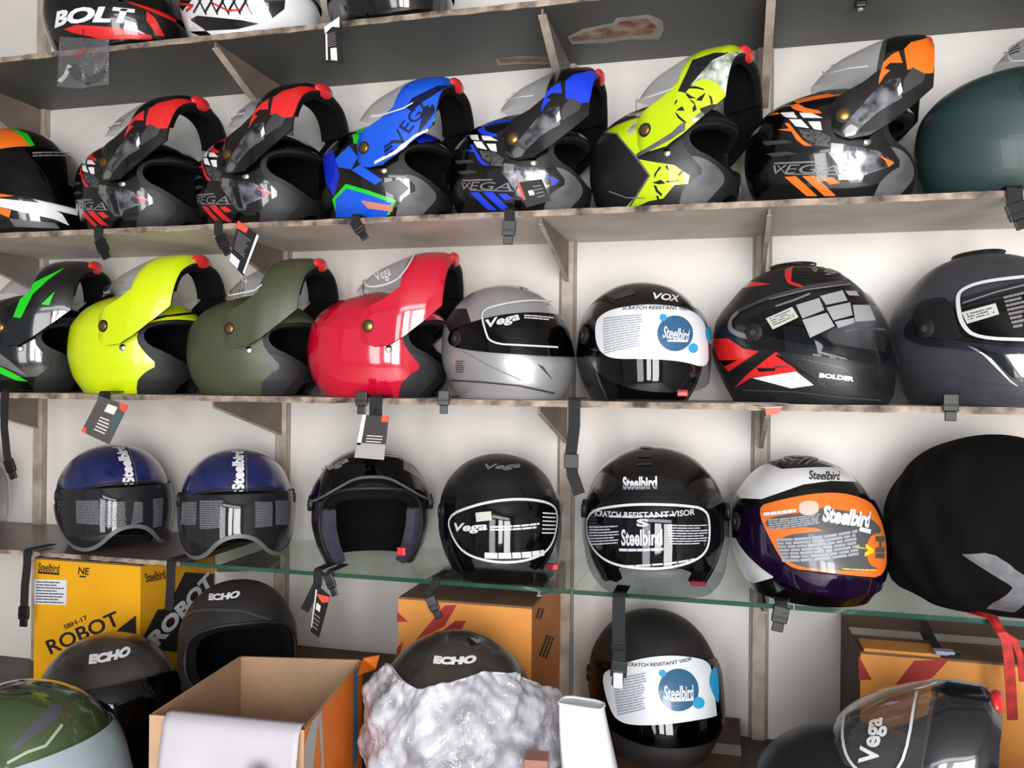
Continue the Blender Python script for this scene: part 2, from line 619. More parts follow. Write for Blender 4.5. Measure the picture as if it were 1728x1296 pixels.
    def clip(s, poly, view='side', side=0, inside=True):
        s.refine(np.asarray(poly), view, side, 0.004, 2)
        i = s.cut(s.field(np.asarray(poly), view, side))
        k = i if inside else ~i
        s.T, s.m = s.T[k], s.m[k]
        used, inv = np.unique(s.T, return_inverse=True)
        s.P, s.N, s.U, s.T = s.P[used], s.N[used], s.U[used], inv.reshape(-1, 3)
        return s
    def paint(s, poly, mi, view='side', side=0, only=None):
        s.refine(np.asarray(poly), view, side)
        i = s.cut(s.field(np.asarray(poly), view, side))
        if only is not None: i &= np.isin(s.m, only)
        s.m[i] = mi
        return s
    def above(s, z, mi):
        i = s.cut(s.P[:, 2] - z)
        s.m[i] = mi
        return s
    def copy(s):
        return Skin(s.P.copy(), s.N.copy(), s.U.copy(), s.T.copy(), s.m.copy())
    def solid(s, off=0.0, thick=0.004, inner=0, rim=0, push=None):
        """-> MB: outer face at off, inner face thick below, rims along every cut edge"""
        N = s.N / np.maximum(np.linalg.norm(s.N, axis=1, keepdims=True), 1e-9)
        A = s.P + N * off
        if push is not None: A = A + N * push(s.P, s.U)[:, None]
        B = A - N * thick
        n = len(A)
        mb = MB()
        mb.v = [tuple(p) for p in np.vstack([A, B])]
        cnt = {}
        for t in s.T:
            for k in range(3):
                a, b = int(t[k]), int(t[(k + 1) % 3])
                cnt[(a, b)] = 1
        mb.f = [tuple(int(i) for i in t) for t in s.T] + [(int(t[2]) + n, int(t[1]) + n, int(t[0]) + n) for t in s.T]
        mb.m = [int(x) for x in s.m] + [inner] * len(s.T)
        for (a, b) in cnt:
            if (b, a) not in cnt:
                mb.f.append((b, a, a + n, b + n))
                mb.m.append(rim)
        return mb
def decal(mb, body, P2T2, mi, view='side', off=0.0014, side=-1, post=None):
    """a flat pattern laid on the body's surface, added to mb"""
    P2, T2 = P2T2
    P = body.put(P2, view, off, side)
    if post is not None: P = post(P)
    # faces look outwards
    f = [tuple(int(i) for i in t) for t in T2]
    c = P.mean(0)
    mb.add(P, f, mi)
    return mb
def roty(P, ang, c):
    """rotate points about the y axis through (c0, *, c1); positive ang lifts +x upwards"""
    P = np.asarray(P, float)
    x, z = P[:, 0] - c[0], P[:, -1] - c[1]
    ca, sa = math.cos(ang), math.sin(ang)
    Q = P.copy()
    Q[:, 0] = c[0] + x * ca - z * sa
    Q[:, -1] = c[1] + x * sa + z * ca
    return Q
# ------------------------------------------------------------------ the setting
Z_TOP, Z_ONE, Z_TWO, Z_GLASS, Z_BASE = [EYE + v for v in (0.706, 0.320, -0.030, -0.373, -0.725)]
Y_FRONT = -0.30
X0, X1 = -2.5, 1.25
M_wall = mat('white_laminate', (222, 216, 210), 0.35, var=0.05, scale=3.0, bump=0.03, bscale=14)
M_paint = mat('matt_ceiling_paint', (150, 148, 145), 0.8, var=0.05, scale=4)
M_floor = mat('floor_tile', (226, 218, 208), 0.5, var=0.06, scale=6)
M_board = mat('grey_worn_board', (212, 203, 195), 0.55, scale=9, c2=(190, 180, 172), bump=0.05)
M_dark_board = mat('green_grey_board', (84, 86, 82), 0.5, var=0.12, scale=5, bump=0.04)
M_edge = mat('chipped_board_edge', (176, 158, 142), 0.7, scale=26, c2=(52, 42, 38), stretch=(1, 1, 1))
M_brown_board = mat('brown_worn_board', (122, 106, 96), 0.35, var=0.2, scale=7, c2=(92, 78, 70))
M_steel = mat('worn_steel_strip', (190, 178, 166), 0.45, metal=0.1, scale=20, c2=(150, 136, 124))
M_strip = mat('grey_joint_strip', (150, 140, 132), 0.5, var=.15, scale=14)
M_torn = mat('torn_paper_patch', (176, 158, 142), 0.85, scale=28, c2=(122, 70, 54))
M_tornedge = mat('torn_paper_white', (176, 172, 164), 0.85, var=0.15, scale=25)
M_counter = mat('dark_counter_top', (92, 76, 66), 0.5, scale=10, c2=(58, 48, 44))

M_web = mat('brown_grey_bracket', (128, 114, 104), 0.6, var=.2, scale=10)
def slab(name, lo, hi, m, kind='structure'):
    return tag(MB().box(lo, hi).build(name, m), kind=kind)
slab('wall_back', (-3.4, 0.0, 0), (2.3, 0.1, 2.85), M_wall)
slab('wall_left', (-3.5, -4.1, 0), (-3.4, 0.1, 2.85), M_paint)
slab('wall_right', (2.3, -4.1, 0), (2.4, 0.1, 2.85), M_paint)
slab('floor', (-3.5, -6.0, -0.1), (2.4, 0.1, 0), M_floor)
slab('ceiling', (-3.5, -4.1, 2.85), (2.4, 0.1, 2.95), M_paint)

# battens on the wall at the joints of the white panels
BAT_X = [at_y(px, 700, 0.0).x for px in (70, 479, 957, 1284)]
for i, x in enumerate(BAT_X):
    mb = MB().box((x - 0.013, -0.014, Z_BASE), (x + 0.013, -0.0005, 2.8))
    mb.box((x - 0.019, -0.006, Z_BASE), (x + 0.019, -0.0004, 2.8), 1)
    tag(mb.build('trim_%d' % (i + 1), [M_steel, M_strip], bevel=0.001), kind='structure')

# boards
TH = 0.011
def shelf(name, label, z, mtop, x0=X0, x1=X1, th=TH, yb=-0.0005, yf=Y_FRONT, parts=True):
    t = thing(name, label, 'shelf', (0.5 * (x0 + x1), 0, z))
    c = 0.5 * (x0 + x1)
    MB().box((x0 - c, yf + 0.002, -th), (x1 - c, yb, 0)).build('board', mtop, t)
    # front edge strip, chipped along its length
    rnd = random.Random(name + str(z))
    n = 150
    v, f = [], []
    for i in range(n + 1):
        x = x0 - c + (x1 - x0) * i / n
        a = rnd.uniform(-0.0008, 0.0006)
        b = rnd.uniform(-0.0012, 0.0008)
        y = yf + rnd.uniform(-0.0005, 0.0005)
        v += [(x, y, -th + b), (x, y, a), (x, yf + 0.002, a), (x, yf + 0.002, -th + b)]
    for i in range(n):
        for k in range(4): f.append((4 * i + k, 4 * i + (k + 1) % 4, 4 * i + 4 + (k + 1) % 4, 4 * i + 4 + k))
    MB().add(v, f).build('front_edge', M_edge, t)
    return t
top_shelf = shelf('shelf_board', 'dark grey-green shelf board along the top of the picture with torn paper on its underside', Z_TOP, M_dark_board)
shelf('shelf_board', 'grey worn shelf board carrying the row of raised flip-up helmets under the top shelf', Z_ONE, M_board)
shelf('shelf_board', 'grey worn shelf board at eye level carrying the silver and the crimson helmets', Z_TWO, M_board)

# torn poster remains stuck under the top shelf
def under(px, py):
    p = at_z(px, py, Z_TOP - TH)
    return (p.x, p.y)
def patch(poly, inner, label):
    t = thing('torn_paper', label, 'torn paper', (*under(*poly[0]), Z_TOP - TH))
    for nm, pl, m, th in (('backing', poly, M_tornedge, 0.0006), ('face', inner, M_torn, 0.0010)):
        p = [under(*q) for q in pl]
        P, T = poly2d(np.array(p), 0.05)
        o = np.array([t.location.x, t.location.y])
        mb = MB()
        mb.add([(a - o[0], b - o[1], -th) for a, b in P] + [(a - o[0], b - o[1], 0.0) for a, b in P], [tuple(int(i) for i in k) for k in T] + [tuple(int(i) + len(P) for i in k) for k in T])
        mb.build(nm, m, t)
patch([(958, 62), (985, 48), (1035, 38), (1040, 30), (1095, 24), (1118, 34), (1120, 50), (1112, 66), (1060, 66), (1020, 72), (965, 74)],
      [(962, 64), (990, 53), (1040, 42), (1045, 36), (1092, 30), (1108, 44), (1100, 58), (1050, 60), (968, 70)],
      'long torn paper scrap with pale edges stuck under the top shelf above the yellow-green helmet')
patch([(836, 99), (880, 94), (925, 96), (948, 102), (930, 108), (880, 107), (840, 110)],
      [(842, 100), (880, 97), (922, 99), (930, 104), (880, 104), (845, 106)],
      'small brown torn paper scrap stuck under the top shelf beside a bracket')
# small dark clip under the top shelf
p = at_z(1452, 4, Z_TOP - TH)
t = thing('shelf_clip', 'small black clip under the top shelf above the orange-black flip-up helmet', 'clip', (p.x, p.y, Z_TOP - TH))
MB().box((-0.01, -0.012, -0.012), (0.01, 0.012, 0)).build('body', mat('black_plastic', (16, 16, 18), 0.4), t, bevel=0.003)
MB().disc((0, 0, -0.011), (0, 0, -1), 0.005, 0.004).build('screw_head', M_steel, t)

# glass bay: a brown board in the first bay, glass panes in the others
M_glass = clear('shelf_glass', (240, 246, 242), refl=0.9, rough=0.02)
M_gedge = mat('green_glass_edge', (38, 74, 62), 0.08, coat=0.6)
TG = 0.008
xs = [X0, BAT_X[1] - 0.06, at_y(965, 990, Y_FRONT).x, at_y(1340, 1020, Y_FRONT).x, X1]
shelf('shelf_board', 'brown worn board carrying the two blue helmets over the yellow box', Z_GLASS, M_brown_board, xs[0], xs[1] - 0.002, 0.009)
for i, lab in enumerate(('clear glass shelf pane under the open-face helmet with raised visor', 'clear glass shelf pane under the black helmet with scratch resistant visor print', 'clear glass shelf pane under the black fabric helmet bag')):
    a, b = xs[i + 1] + 0.001, xs[i + 2] - 0.001
    t = thing('glass_shelf', lab, 'glass shelf', ((a + b) / 2, 0, Z_GLASS))
    h = (b - a) / 2
    MB().box((-h, Y_FRONT + 0.0015, -TG), (h, -0.001, 0)).build('pane', M_glass, t)
    MB().box((-h, Y_FRONT, -TG), (h, Y_FRONT + 0.0014, 0)).build('polished_edge', M_gedge, t)

# triangular brackets under every board at the battens
names = {0: 'first', 1: 'second', 2: 'third', 3: 'fourth'}
rowname = {'t': 'top shelf', 'a': 'second shelf', 'b': 'eye-level shelf', 'g': 'glass shelf'}
wherename = ('next to the photo edge', 'between the two red-black helmets', 'beside the torn paper scraps', 'above the orange-black helmet')
WHERE = {
 't': ('beside the orange-white helmet', 'above the two red-black helmets', 'beside the torn paper scraps', 'between the yellow-green and orange-black helmets'),
 'a': ('above the green-black helmet', 'between the olive green and crimson helmets', 'above the silver helmet', 'above the red-white helmet'),
 'b': ('beside the hanging strap above the blue helmets', 'between the second blue helmet and the open-face helmet', 'above the black helmet with clear visor', 'under the red-white helmet'),
 'g': ('beside the yellow box', 'above the dusty helmet with no visor', 'behind the large orange carton', 'beside the white and orange visor helmet'),
}
for rk, z, depth, drop in (('t', Z_TOP - TH, 0.29, 0.125), ('a', Z_ONE - TH, 0.285, 0.085), ('b', Z_TWO - TH, 0.285, 0.085), ('g', Z_GLASS - TH, 0.27, 0.06)):
    for i, x in enumerate(BAT_X):
        t = thing('shelf_bracket', 'grey triangular bracket under the %s %s' % (rowname[rk], WHERE[rk][i]), 'bracket', (x, 0, z))
        w = 0.0025
        MB().prism([(-w, -0.0145, -0.0008), (-w, -depth, -0.0008), (-w, -depth, -0.012), (-w, -0.0145, -drop)], (2 * w, 0, 0)).build('web', M_web, t)
        # turned flange along the sloping edge
        a, b = Vector((0, -depth, -0.012)), Vector((0, -0.0145, -drop))
        MB().ribbon([a, b], (1, 0, 0), 0.016 if rk == 't' else 0.008, 0.002).build('flange', M_steel, t)

# base: low counter along the wall
tag(MB().box((X0, -.93, 0.0), (1.25, -0.0006, Z_BASE - 0.03)).build('trim_5', mat('counter_front', (84, 72, 64), 0.6, var=0.1)), kind='structure')
tag(MB().box((X0, -.95, Z_BASE - 0.03), (1.25, -0.0006, Z_BASE)).build('trim_6', M_counter), kind='structure')
# ------------------------------------------------------------------ helmet materials
K_black = mat('gloss_black_shell', (6, 6, 7), 0.16, coat=0.8)
K_matt = mat('matt_black_shell', (22, 22, 25), 0.42, bump=0.02, bscale=900)
K_lining = mat('black_lining_fabric', (10, 10, 12), 0.95, var=0.3, scale=60, bump=0.25, bscale=500, spec=0.2)
K_rubber = mat('black_rubber_trim', (20, 20, 22), 0.6, var=0.2, scale=30)
K_pad = mat('dark_grey_cheek_pad', (38, 38, 42), 0.55, var=0.25, scale=25, bump=0.05)
K_padlight = mat('grey_cheek_pad', (100, 100, 104), 0.55, var=0.3, scale=18, bump=0.05)
K_gold = mat('gold_pivot_screw', (150, 112, 58), 0.3, metal=0.9)
K_chrome = mat('chrome', (215, 212, 205), 0.15, metal=1.0)
K_silverfoil = mat('silver_print', (150, 150, 158), 0.25, metal=0.7, scale=45, c2=(48, 48, 54))
K_red = mat('red_print', (214, 34, 36), 0.3, coat=0.5)
K_latch = mat('red_latch_plastic', (214, 44, 50), 0.35, coat=0.3)
K_white = mat('white_print', (226, 226, 230), 0.3, coat=0.3)
K_grey = mat('grey_print', (120, 116, 120), 0.35)
K_darkgrey = mat('dark_grey_print', (58, 58, 62), 0.35)
K_orange = mat('orange_print', (238, 112, 26), 0.3, coat=0.4)
K_blue = mat('blue_print', (22, 60, 214), 0.3, coat=0.4)
K_green = mat('green_print', (20, 196, 28), 0.3, coat=0.4)
K_neon = mat('fluorescent_yellow', (200, 220, 2), 0.3, coat=0.5)
K_check = mat('small_grey_pattern', (96, 92, 94), 0.4, scale=170, c2=(16, 16, 18))
K_strap = mat('black_strap_webbing', (18, 18, 20), 0.75, var=0.3, scale=300, bump=0.2, bscale=700)
K_buckle = mat('black_buckle_plastic', (14, 14, 16), 0.3)
V_clear = clear('clear_visor', (244, 245, 246), haze=.025)
V_plain = clear('clear_visor_plain', (222, 224, 228))
V_smoke = clear('smoked_visor', (96, 98, 108))
V_dark = clear('dark_visor', (42, 42, 48))
K_visorline = mat('white_visor_outline', (205, 205, 208), 0.4)

# ------------------------------------------------------------------ from photo pixels to places on a helmet
class Pose:
    """a helmet body standing in the shop: turns pixels of the photo into places on its surface"""
    def __init__(s, t, body, lift=0.0):
        s.body, s.lift = body, lift
        s.M = Matrix.LocRotScale(t.location, t.rotation_euler, t.scale)
        s.I = s.M.inverted()
    def inside(s, x, y, z):
        b = s.body
        zz = np.clip(z, 0, b.H * .99999)
        B, F, W, C = b.ext(b.q(zz))
        a = np.where(x > C, (x - C) / (F - C), (C - x) / (C - B))
        v = (np.abs(a) ** b.n + np.abs(y / W) ** b.n) ** (1 / b.n)
        return np.where((z < 0) | (z > b.H), 1 + np.abs(z - zz) * 20, v), a * np.where(x > C, 1, -1), y / W
    def hit(s, px, py):
        o = s.I @ CAM
        d = (s.I.to_3x3() @ ray(px, py)).normalized()
        if s.lift:                               # a raised part is looked up in its closed position
            o, d = Vector(roty([tuple(o)], -s.lift, FPV)[0]), Vector(roty([tuple(d)], -s.lift, (0, 0))[0])
        c = Vector((0, 0, s.body.H / 2))
        t0 = (c - o).dot(d)
        for stage in range(3):
            ts = np.linspace(t0 - (.22, .002, .00005)[stage], t0 + (.22, .002, .00005)[stage], 240)
            P = np.array(o)[None] + np.array(d)[None] * ts[:, None]
            v, ax, ay = s.inside(P[:, 0], P[:, 1], P[:, 2])
            k = np.nonzero(v < 1)[0]
            i = int(k[0]) if len(k) else int(np.argmin(v))
            t0 = ts[i]
        n = s.body.n / 2
        th = math.atan2(np.sign(ay[i]) * abs(ay[i]) ** n, np.sign(ax[i]) * abs(ax[i]) ** n)
        return np.array([th * RC, min(max(P[i, 2], 0.0), s.body.H * .9995)])
    def hits(s, pts):
        return np.array([s.hit(*p) for p in pts])
    def outline(s, pts, step=10):
        """pixel outline, followed closely, as an outline in the unrolled view"""
        return s.hits(dens(pts, step))
    def frame(s, P, c):
        """unit-square pattern (-.5...5) laid between four pixel corners tl, tr, br, bl"""
        tl, tr, br, bl = s.hits(c)
        u, v = P[:, :1] + .5, P[:, 1:] + .5
        return (bl * (1 - u) + br * u) * (1 - v) + (tl * (1 - u) + tr * u) * v
def quad(L, Rr, h):
    """corners of a strip of pixel height h whose middle line runs from L to R"""
    d = np.array(Rr, float) - np.array(L, float)
    k = np.array([d[1], -d[0]]) / np.linalg.norm(d) * h / 2
    return [np.array(L) + k, np.array(Rr) + k, np.array(Rr) - k, np.array(L) - k]
def unit(PT):
    P, T = PT
    lo, hi = P.min(0), P.max(0)
    return (P - (lo + hi) / 2) / (hi - lo), T
def mk_text(s, L, Rr, h, m=K_white, bold=0.02, shear=0.0):
    def fn(mb, pose, mi, off=.0015):
        P, T = unit(text2d(s, bold=bold, shear=shear))
        decal(mb, pose.body, (pose.frame(P, quad(L, Rr, h)), T), mi(m), 'cyl', off)
    return fn
def mk_bars(c, n, m=K_grey, fill=.5, ragged=.25, seed=1):
    """print lines between pixel corners tl tr br bl"""
    def fn(mb, pose, mi, off=.0015):
        P, T = bars2d(-.5, .5, -.5, .5, n, fill, ragged, seed)
        decal(mb, pose.body, (pose.frame(P, c), T), mi(m), 'cyl', off)
    return fn
def mk_line(pts, w, m=K_visorline, closed=False, smooth=0):
    def fn(mb, pose, mi, off=.0014):
        p = round2d(pts, smooth, closed) if smooth else pts
        q = pose.hits(dens(p, 6, closed))
        scale = FPX / (pose.M.translation - CAM).dot(_f)
        P, T = line2d(q, w / scale, closed)
        decal(mb, pose.body, (P, T), mi(m), 'cyl', off)
    return fn
def mk_fill(pts, m, step=.006, smooth=0):
    def fn(mb, pose, mi, off=.0012):
        p = round2d(pts, smooth) if smooth else pts
        q = pose.outline(p, 8)
        decal(mb, pose.body, poly2d(q, step), mi(m), 'cyl', off)
    return fn
def sym(half):
    """half outline (top centre ... bottom centre, positive arcs) -> closed symmetric outline"""
    return [(a, z) for a, z in half] + [(-a, z) for a, z in reversed(half) if a > 1e-6]

def cyl_line(pts, w, m, closed=False):
    """a line given in the unrolled view of the body itself"""
    def fn(mb, pose, mi, off=.0014):
        decal(mb, pose.body, line2d(round2d(pts, 2, closed), w, closed), mi(m), 'cyl', off)
    return fn
def cyl_text(s, a, z, w, h, m, bold=.03, shear=.15):
    def fn(mb, pose, mi, off=.0015):
        P, T = text2d(s, w, h, bold, shear, a, z)
        decal(mb, pose.body, (P, T), mi(m), 'cyl', off)
    return fn
# ------------------------------------------------------------------ flip-up helmet
FS = Body(0.232, [(0, -.128), (.041, -.155), (.095, -.166), (.144, -.160), (.176, -.141), (.203, -.106), (.222, -.055)],
          [(0, .125), (.04, .143), (.1, .147), (.165, .139), (.19, .116), (.212, .076), (.226, .034)],
          [(0, .098), (.04, .115), (.09, .124), (.14, .122), (.18, .105), (.21, .070), (.225, .035)], xtop=-.005)
FC = Body(0.240, [(0, -.128), (.041, -.155), (.095, -.166), (.144, -.160), (.176, -.141), (.203, -.110), (.226, -.060)],
          [(0, .165), (.02, .183), (.06, .181), (.1, .166), (.13, .152), (.15, .142), (.19, .112), (.215, .078), (.232, .034)],
          [(0, .100), (.04, .119), (.09, .131), (.14, .130), (.18, .112), (.21, .077), (.23, .035)], xtop=-.005, n=2.6)
FPV = (.011, .146)
LIFT = R(87)
F_open = round2d([(.30, .166), (.142, .168), (.10, .158), (.080, .142), (.076, .116), (.090, .092), (.112, .063), (.088, .047), (.068, .024), (.058, -.02), (.30, -.02)], 1)
F_pad = round2d([(.035, -.03), (.035, .05), (.074, .092), (.108, .092), (.134, .070), (.137, .046), (.114, .016), (.07, -.03)], 2)
F_rim = np.array([(.03, -.03), (.03, .30), (.30, .30), (.30, -.03)])
F_face = round2d([(.30, .160), (.135, .160), (.094, .148), (.086, .126), (.098, .106), (.124, .092), (.146, .068), (.148, .040), (.126, .012), (.10, -.03), (.3, -.03)], 1)
def unlift(p):
    return roty(np.asarray(p, float), -LIFT, FPV)
F_arm = [(.073, .227), (.043, .203), (.0, .182), (-.016, .160), (-.016, .132), (.002, .110), (.022, .104), (.055, .108), (.086, .126), (.130, .163), (.157, .190)]
_a = [tuple(p) for p in unlift(F_arm)]
F_chin = np.array([(.23, -.01), (.23, .084)] + [(.157, .085)] + _a + [(.14, .002)])
F_visor = roty(np.array([(.098, .098), (.26, .098), (.26, .20), (.085, .213), (.070, .186), (.084, .140)]), -R(7), FPV)

def solve_x(px, Y, Z, yaw, sc, loc):
    """world X at which the local point loc lands on pixel column px"""
    c, s = math.cos(yaw), math.sin(yaw)
    off = Vector((loc[0] * c - loc[1] * s, loc[0] * s + loc[1] * c, loc[2])) * sc
    lo, hi = -3.0, 2.0
    for _ in range(50):
        m = (lo + hi) / 2
        if proj(Vector((m, Y, Z)) + off)[0] < px: lo = m
        else: hi = m
    return lo
def view_yaw(X, Y, delta):
    """heading of something turned delta (towards the image's right) away from looking at the camera"""
    v = math.atan2(CAM.y - Y, CAM.x - X)
    return v + delta

def flip_pose(ppx, Z, delta, Y, sc):
    """where a flip-up stands when its near pivot is seen in pixel column ppx"""
    X = -0.5
    for _ in range(6):
        yaw = view_yaw(X, Y, R(delta))
        X = solve_x(ppx, Y, Z, yaw, sc, (FPV[0], -float(pchip(*FC.tw, FC.q(FPV[1]))), FPV[1]))
    return X, yaw
class Stand:
    def __init__(s, loc, yaw, sc):
        s.location, s.rotation_euler, s.scale = Vector(loc), Euler((0, 0, yaw)), Vector((sc,) * 3)
def flip_src(ppx, Z, delta, Y=-.165, sc=1.0):
    X, yaw = flip_pose(ppx, Z, delta, Y, sc)
    st = Stand((X, Y, Z), yaw, sc)
    return Pose(st, FS), Pose(st, FC, LIFT)
def flip_helmet(label, ppx, ppy, Z, delta, Y=-0.165, sc=1.0, base=K_black, chin=None, under=K_lining, pad=K_pad, group=None,
                shell_paint=(), chin_paint=(), shell_marks=(), chin_marks=(), visor=V_clear, visor_marks=(), src=None, lift=LIFT, stretch=1.0, cap=K_gold, latch=True, snap=True):
    Z = Z + .0009
    X, yaw = flip_pose(ppx, Z, delta, Y, sc)
    t = thing('motorcycle_helmet', label, 'helmet', (X, Y, Z), yaw, group, sc)
    ps_, pc_ = src or (Pose(t, FS), Pose(t, FC, lift))
    chin = chin or base
    # shell
    mats = [base, under, K_rubber]
    def mi(m):
        if m not in mats: mats.append(m)
        return mats.index(m)
    sk = FS.mesh()
    sk.clip(F_open, 'side', 0, inside=False)
    for p in shell_paint: sk.paint(ps_.outline(p[0], 7), mi(p[1]), 'cyl')
    mb = sk.solid(0, .006, 1, 2)
    for fn in shell_marks: fn(mb, ps_, mi)
    mb.build('shell', mats, t, smooth=40)
    # trim line along the face opening, cheek pads, lining
    for sd in (-1, 1):
        sk = FS.mesh(96, 48)
        sk.clip(F_pad, 'side', sd)
        sk.solid(-.0012, .016, 0, 0).build('cheek_pad', pad, t, smooth=50)
    sk = FS.mesh(96, 48)
    sk.clip(F_rim, 'side', 0).clip(F_face, 'side', 0, inside=False)
    sk.solid(-.0036, .010, 0, 0).build('opening_trim', K_rubber, t, smooth=50)
    sk = FS.mesh(84, 44)
    sk.clip(F_face, 'side', 0, inside=False)
    sk.solid(-.0075, .013, 0, 0).build('lining', under, t, smooth=50)
    # chin bar, raised
    mats2 = [chin, K_lining, K_rubber]
    def mi2(m):
        if m not in mats2: mats2.append(m)
        return mats2.index(m)
    sk = FC.mesh()
    sk.clip(F_chin, 'side', 0)
    for p in chin_paint: sk.paint(pc_.outline(p[0], 7), mi2(p[1]), 'cyl')
    mb = sk.solid(.001, .006, 1, 2)
    for fn in chin_marks: fn(mb, pc_, mi2, .0028)
    def up(mb): mb.v = [tuple(p) for p in roty(np.array(mb.v), lift, FPV)]; return mb
    cb = up(mb).build('chin_bar', mats2, t, smooth=40)
    sk = FC.mesh(84, 44)
    sk.clip(F_chin, 'side', 0).clip(np.array([(.10, -.1), (.3, -.1), (.3, .3), (.10, .3)]), 'side', 0)
    up(sk.solid(-.0052, .014, 0, 0)).build('chin_pad', K_lining, cb, smooth=50)
    if latch:
        mb = MB().ellipsoid((.171, 0, .007), .016, .030, .011)
        up(mb).build('latch_button', K_latch, cb, smooth=60)
    # visor
    mats3 = [visor]
    sk = FC.mesh(100, 60)
    sk.clip(F_visor, 'side', 0)
    mb = sk.solid(.0035, .002, 0, 0)
    def mi3(m):
        if m not in mats3: mats3.append(m)
        return mats3.index(m)
    for fn in visor_marks: fn(mb, pc_, mi3, .0062)
    up(mb).build('visor', mats3, t, smooth=60)
    # pivots and press studs
    for sd in (-1, 1):
        w = float(pchip(*FC.tw, FC.q(FPV[1])))
        mb = MB().disc((FPV[0], sd * (w - .001), FPV[1]), (0, sd, 0), .0135, .003, mi=1).disc((FPV[0], sd * (w + .001), FPV[1]), (0, sd, 0), .0092, .0035, mi=0, dome=.0015)
        mb.build('pivot_cap', [cap, K_rubber], t, smooth=40)
        if snap:
            p = FS.put(np.array([(.050, .100)]), 'side', -.0005, sd)[0]
            n = Vector((.35, sd, .05))
            MB().disc(p, n, .0075, .003, dome=.002).build('press_stud', K_chrome, t, smooth=60)
    return t, ps_
def side_text(s, cx, cy, w, h, rot=0.0, bold=0.02, shear=0.15, m=K_white, *_):
    """lettering given by its pixel centre, width, height and slope"""
    c, sn = math.cos(R(rot)) * w / 2, math.sin(R(rot)) * w / 2
    return mk_text(s, (cx - c, cy + sn), (cx + c, cy - sn), h, m, bold, shear)
def side_line(pts, w, m, *_):
    return mk_line(pts, w, m)
# ------------------------------------------------------------------ the row of raised flip-ups
def crop(x0, y0, k=3.24):
    return lambda *pts: [(x0 + x / k, y0 + y / k) for x, y in pts]
cA, cB, cC, cD = crop(0, 0), crop(460, 0), crop(860, 0), crop(1248, 0)
cE, cF, cG, cH = crop(0, 370), crop(460, 370), crop(860, 370), crop(1248, 370)
cQ = crop(1240, 40, 4.3206)
cW = crop(990, 85, 4.8)
K_camo = mat('white_camouflage_print', (214, 222, 214), 0.35, scale=55, c2=(92, 106, 96), coat=.3)
K_vent = mat('grey_vent_plastic', (74, 74, 82), 0.35)
def dx(c, p, q):                                  # one crop pixel pair -> text centre
    return c((p, q))[0]

def racing_shell(acc):
    """the slanted racing graphic that four of the flip-ups share"""
    return [
        (cQ((330, 570), (385, 565), (470, 615), (570, 635), (592, 656), (480, 656), (390, 628)), acc),
        (cQ((285, 650), (385, 645), (415, 690), (330, 685)), K_white), (cQ((425, 650), (520, 655), (600, 690), (455, 688)), K_white),
        (cQ((350, 697), (440, 700), (500, 765), (400, 750)), K_white), (cQ((490, 715), (580, 715), (592, 780), (532, 770)), K_white),
        (cQ((160, 662), (270, 648), (285, 660), (165, 678)), acc),
        (cQ((262, 775), (350, 766), (318, 725), (352, 727), (400, 790), (450, 850), (522, 896), (460, 892), (405, 850), (368, 787)), acc),
        (cQ((420, 772), (560, 780), (655, 830), (640, 900), (520, 890), (450, 830)), K_check),
        (cQ((650, 870), (760, 880), (1000, 930), (1125, 1015), (1090, 1045), (900, 1110), (880, 1160), (800, 1165), (760, 1120), (690, 1010), (640, 950)), K_silverfoil),
        (cQ((770, 925), (850, 1010), (860, 1150), (805, 1135)), K_black),
        (cQ((660, 872), (750, 882), (740, 960), (660, 950)), K_chrome),
        (cQ((1000, 955), (1120, 1018), (1080, 1050), (1055, 1005)), acc),
        (cQ((315, 1120), (400, 1115), (560, 1262), (480, 1262)), acc), (cQ((445, 1115), (540, 1112), (695, 1262), (610, 1262)), acc),
        (cQ((590, 1128), (665, 1122), (728, 1165), (650, 1178)), acc),
        (cQ((240, 1016), (545, 1004), (546, 1016), (242, 1028)), K_grey),
        (cQ((470, 450), (600, 442), (750, 440), (800, 490), (690, 522), (600, 505)), K_vent),
        (cQ((650, 440), (700, 440), (805, 490), (760, 498)), K_padlight),
        (cQ((180, 950), (330, 935), (420, 950), (240, 975)), K_darkgrey), (cQ((150, 860), (330, 850), (380, 870), (180, 890)), K_darkgrey),
    ]
def racing_chin(acc):
    return [
        (cQ((1190, 190), (1240, 140), (1420, 95), (1430, 200), (1400, 365), (1270, 372), (1250, 330), (1215, 342)), acc),
        (cQ((1040, 285), (1100, 230), (1150, 205), (1180, 290), (1090, 290), (1045, 330), (1090, 345), (1050, 380), (1005, 450), (1010, 395)), acc),
        (cQ((760, 832), (830, 820), (870, 770), (990, 650), (1175, 545), (1165, 400), (1080, 410), (960, 510), (870, 610), (790, 700), (720, 785), (612, 738), (680, 800)), K_silverfoil),
        (cQ((765, 828), (830, 815), (855, 770), (800, 735), (745, 790)), K_chrome),
        (cQ((1185, 420), (1250, 320), (1345, 372), (1325, 430), (1180, 520)), K_darkgrey),
        (cQ((1140, 480), (1165, 430), (1180, 500), (1150, 530)), K_white),
    ]
def racing_marks():
    return [side_text('VEGA', *dx(cQ, 480, 1068), 112, 15, 0, 0.0, 0.3, K_grey, FS),
            side_line(cQ((270, 1035), (330, 1100), (740, 1102)), 1.6, K_grey)]
vis_label = lambda c, P: [side_line(c(*P), 2.2, K_visorline, FC, .0062, True)]
SRC_RACE = flip_src(1414, Z_ONE, 92, sc=.965)     # the racing graphic was read off the orange helmet
RVIS = lambda: [side_line(cQ((600, 330), (622, 388), (800, 345), (930, 330)), 2.0, K_visorline, FC, .0062, True),
                mk_bars(cQ((610, 300), (690, 275), (705, 330), (630, 350)), 5, K_grey, .5, .2)]
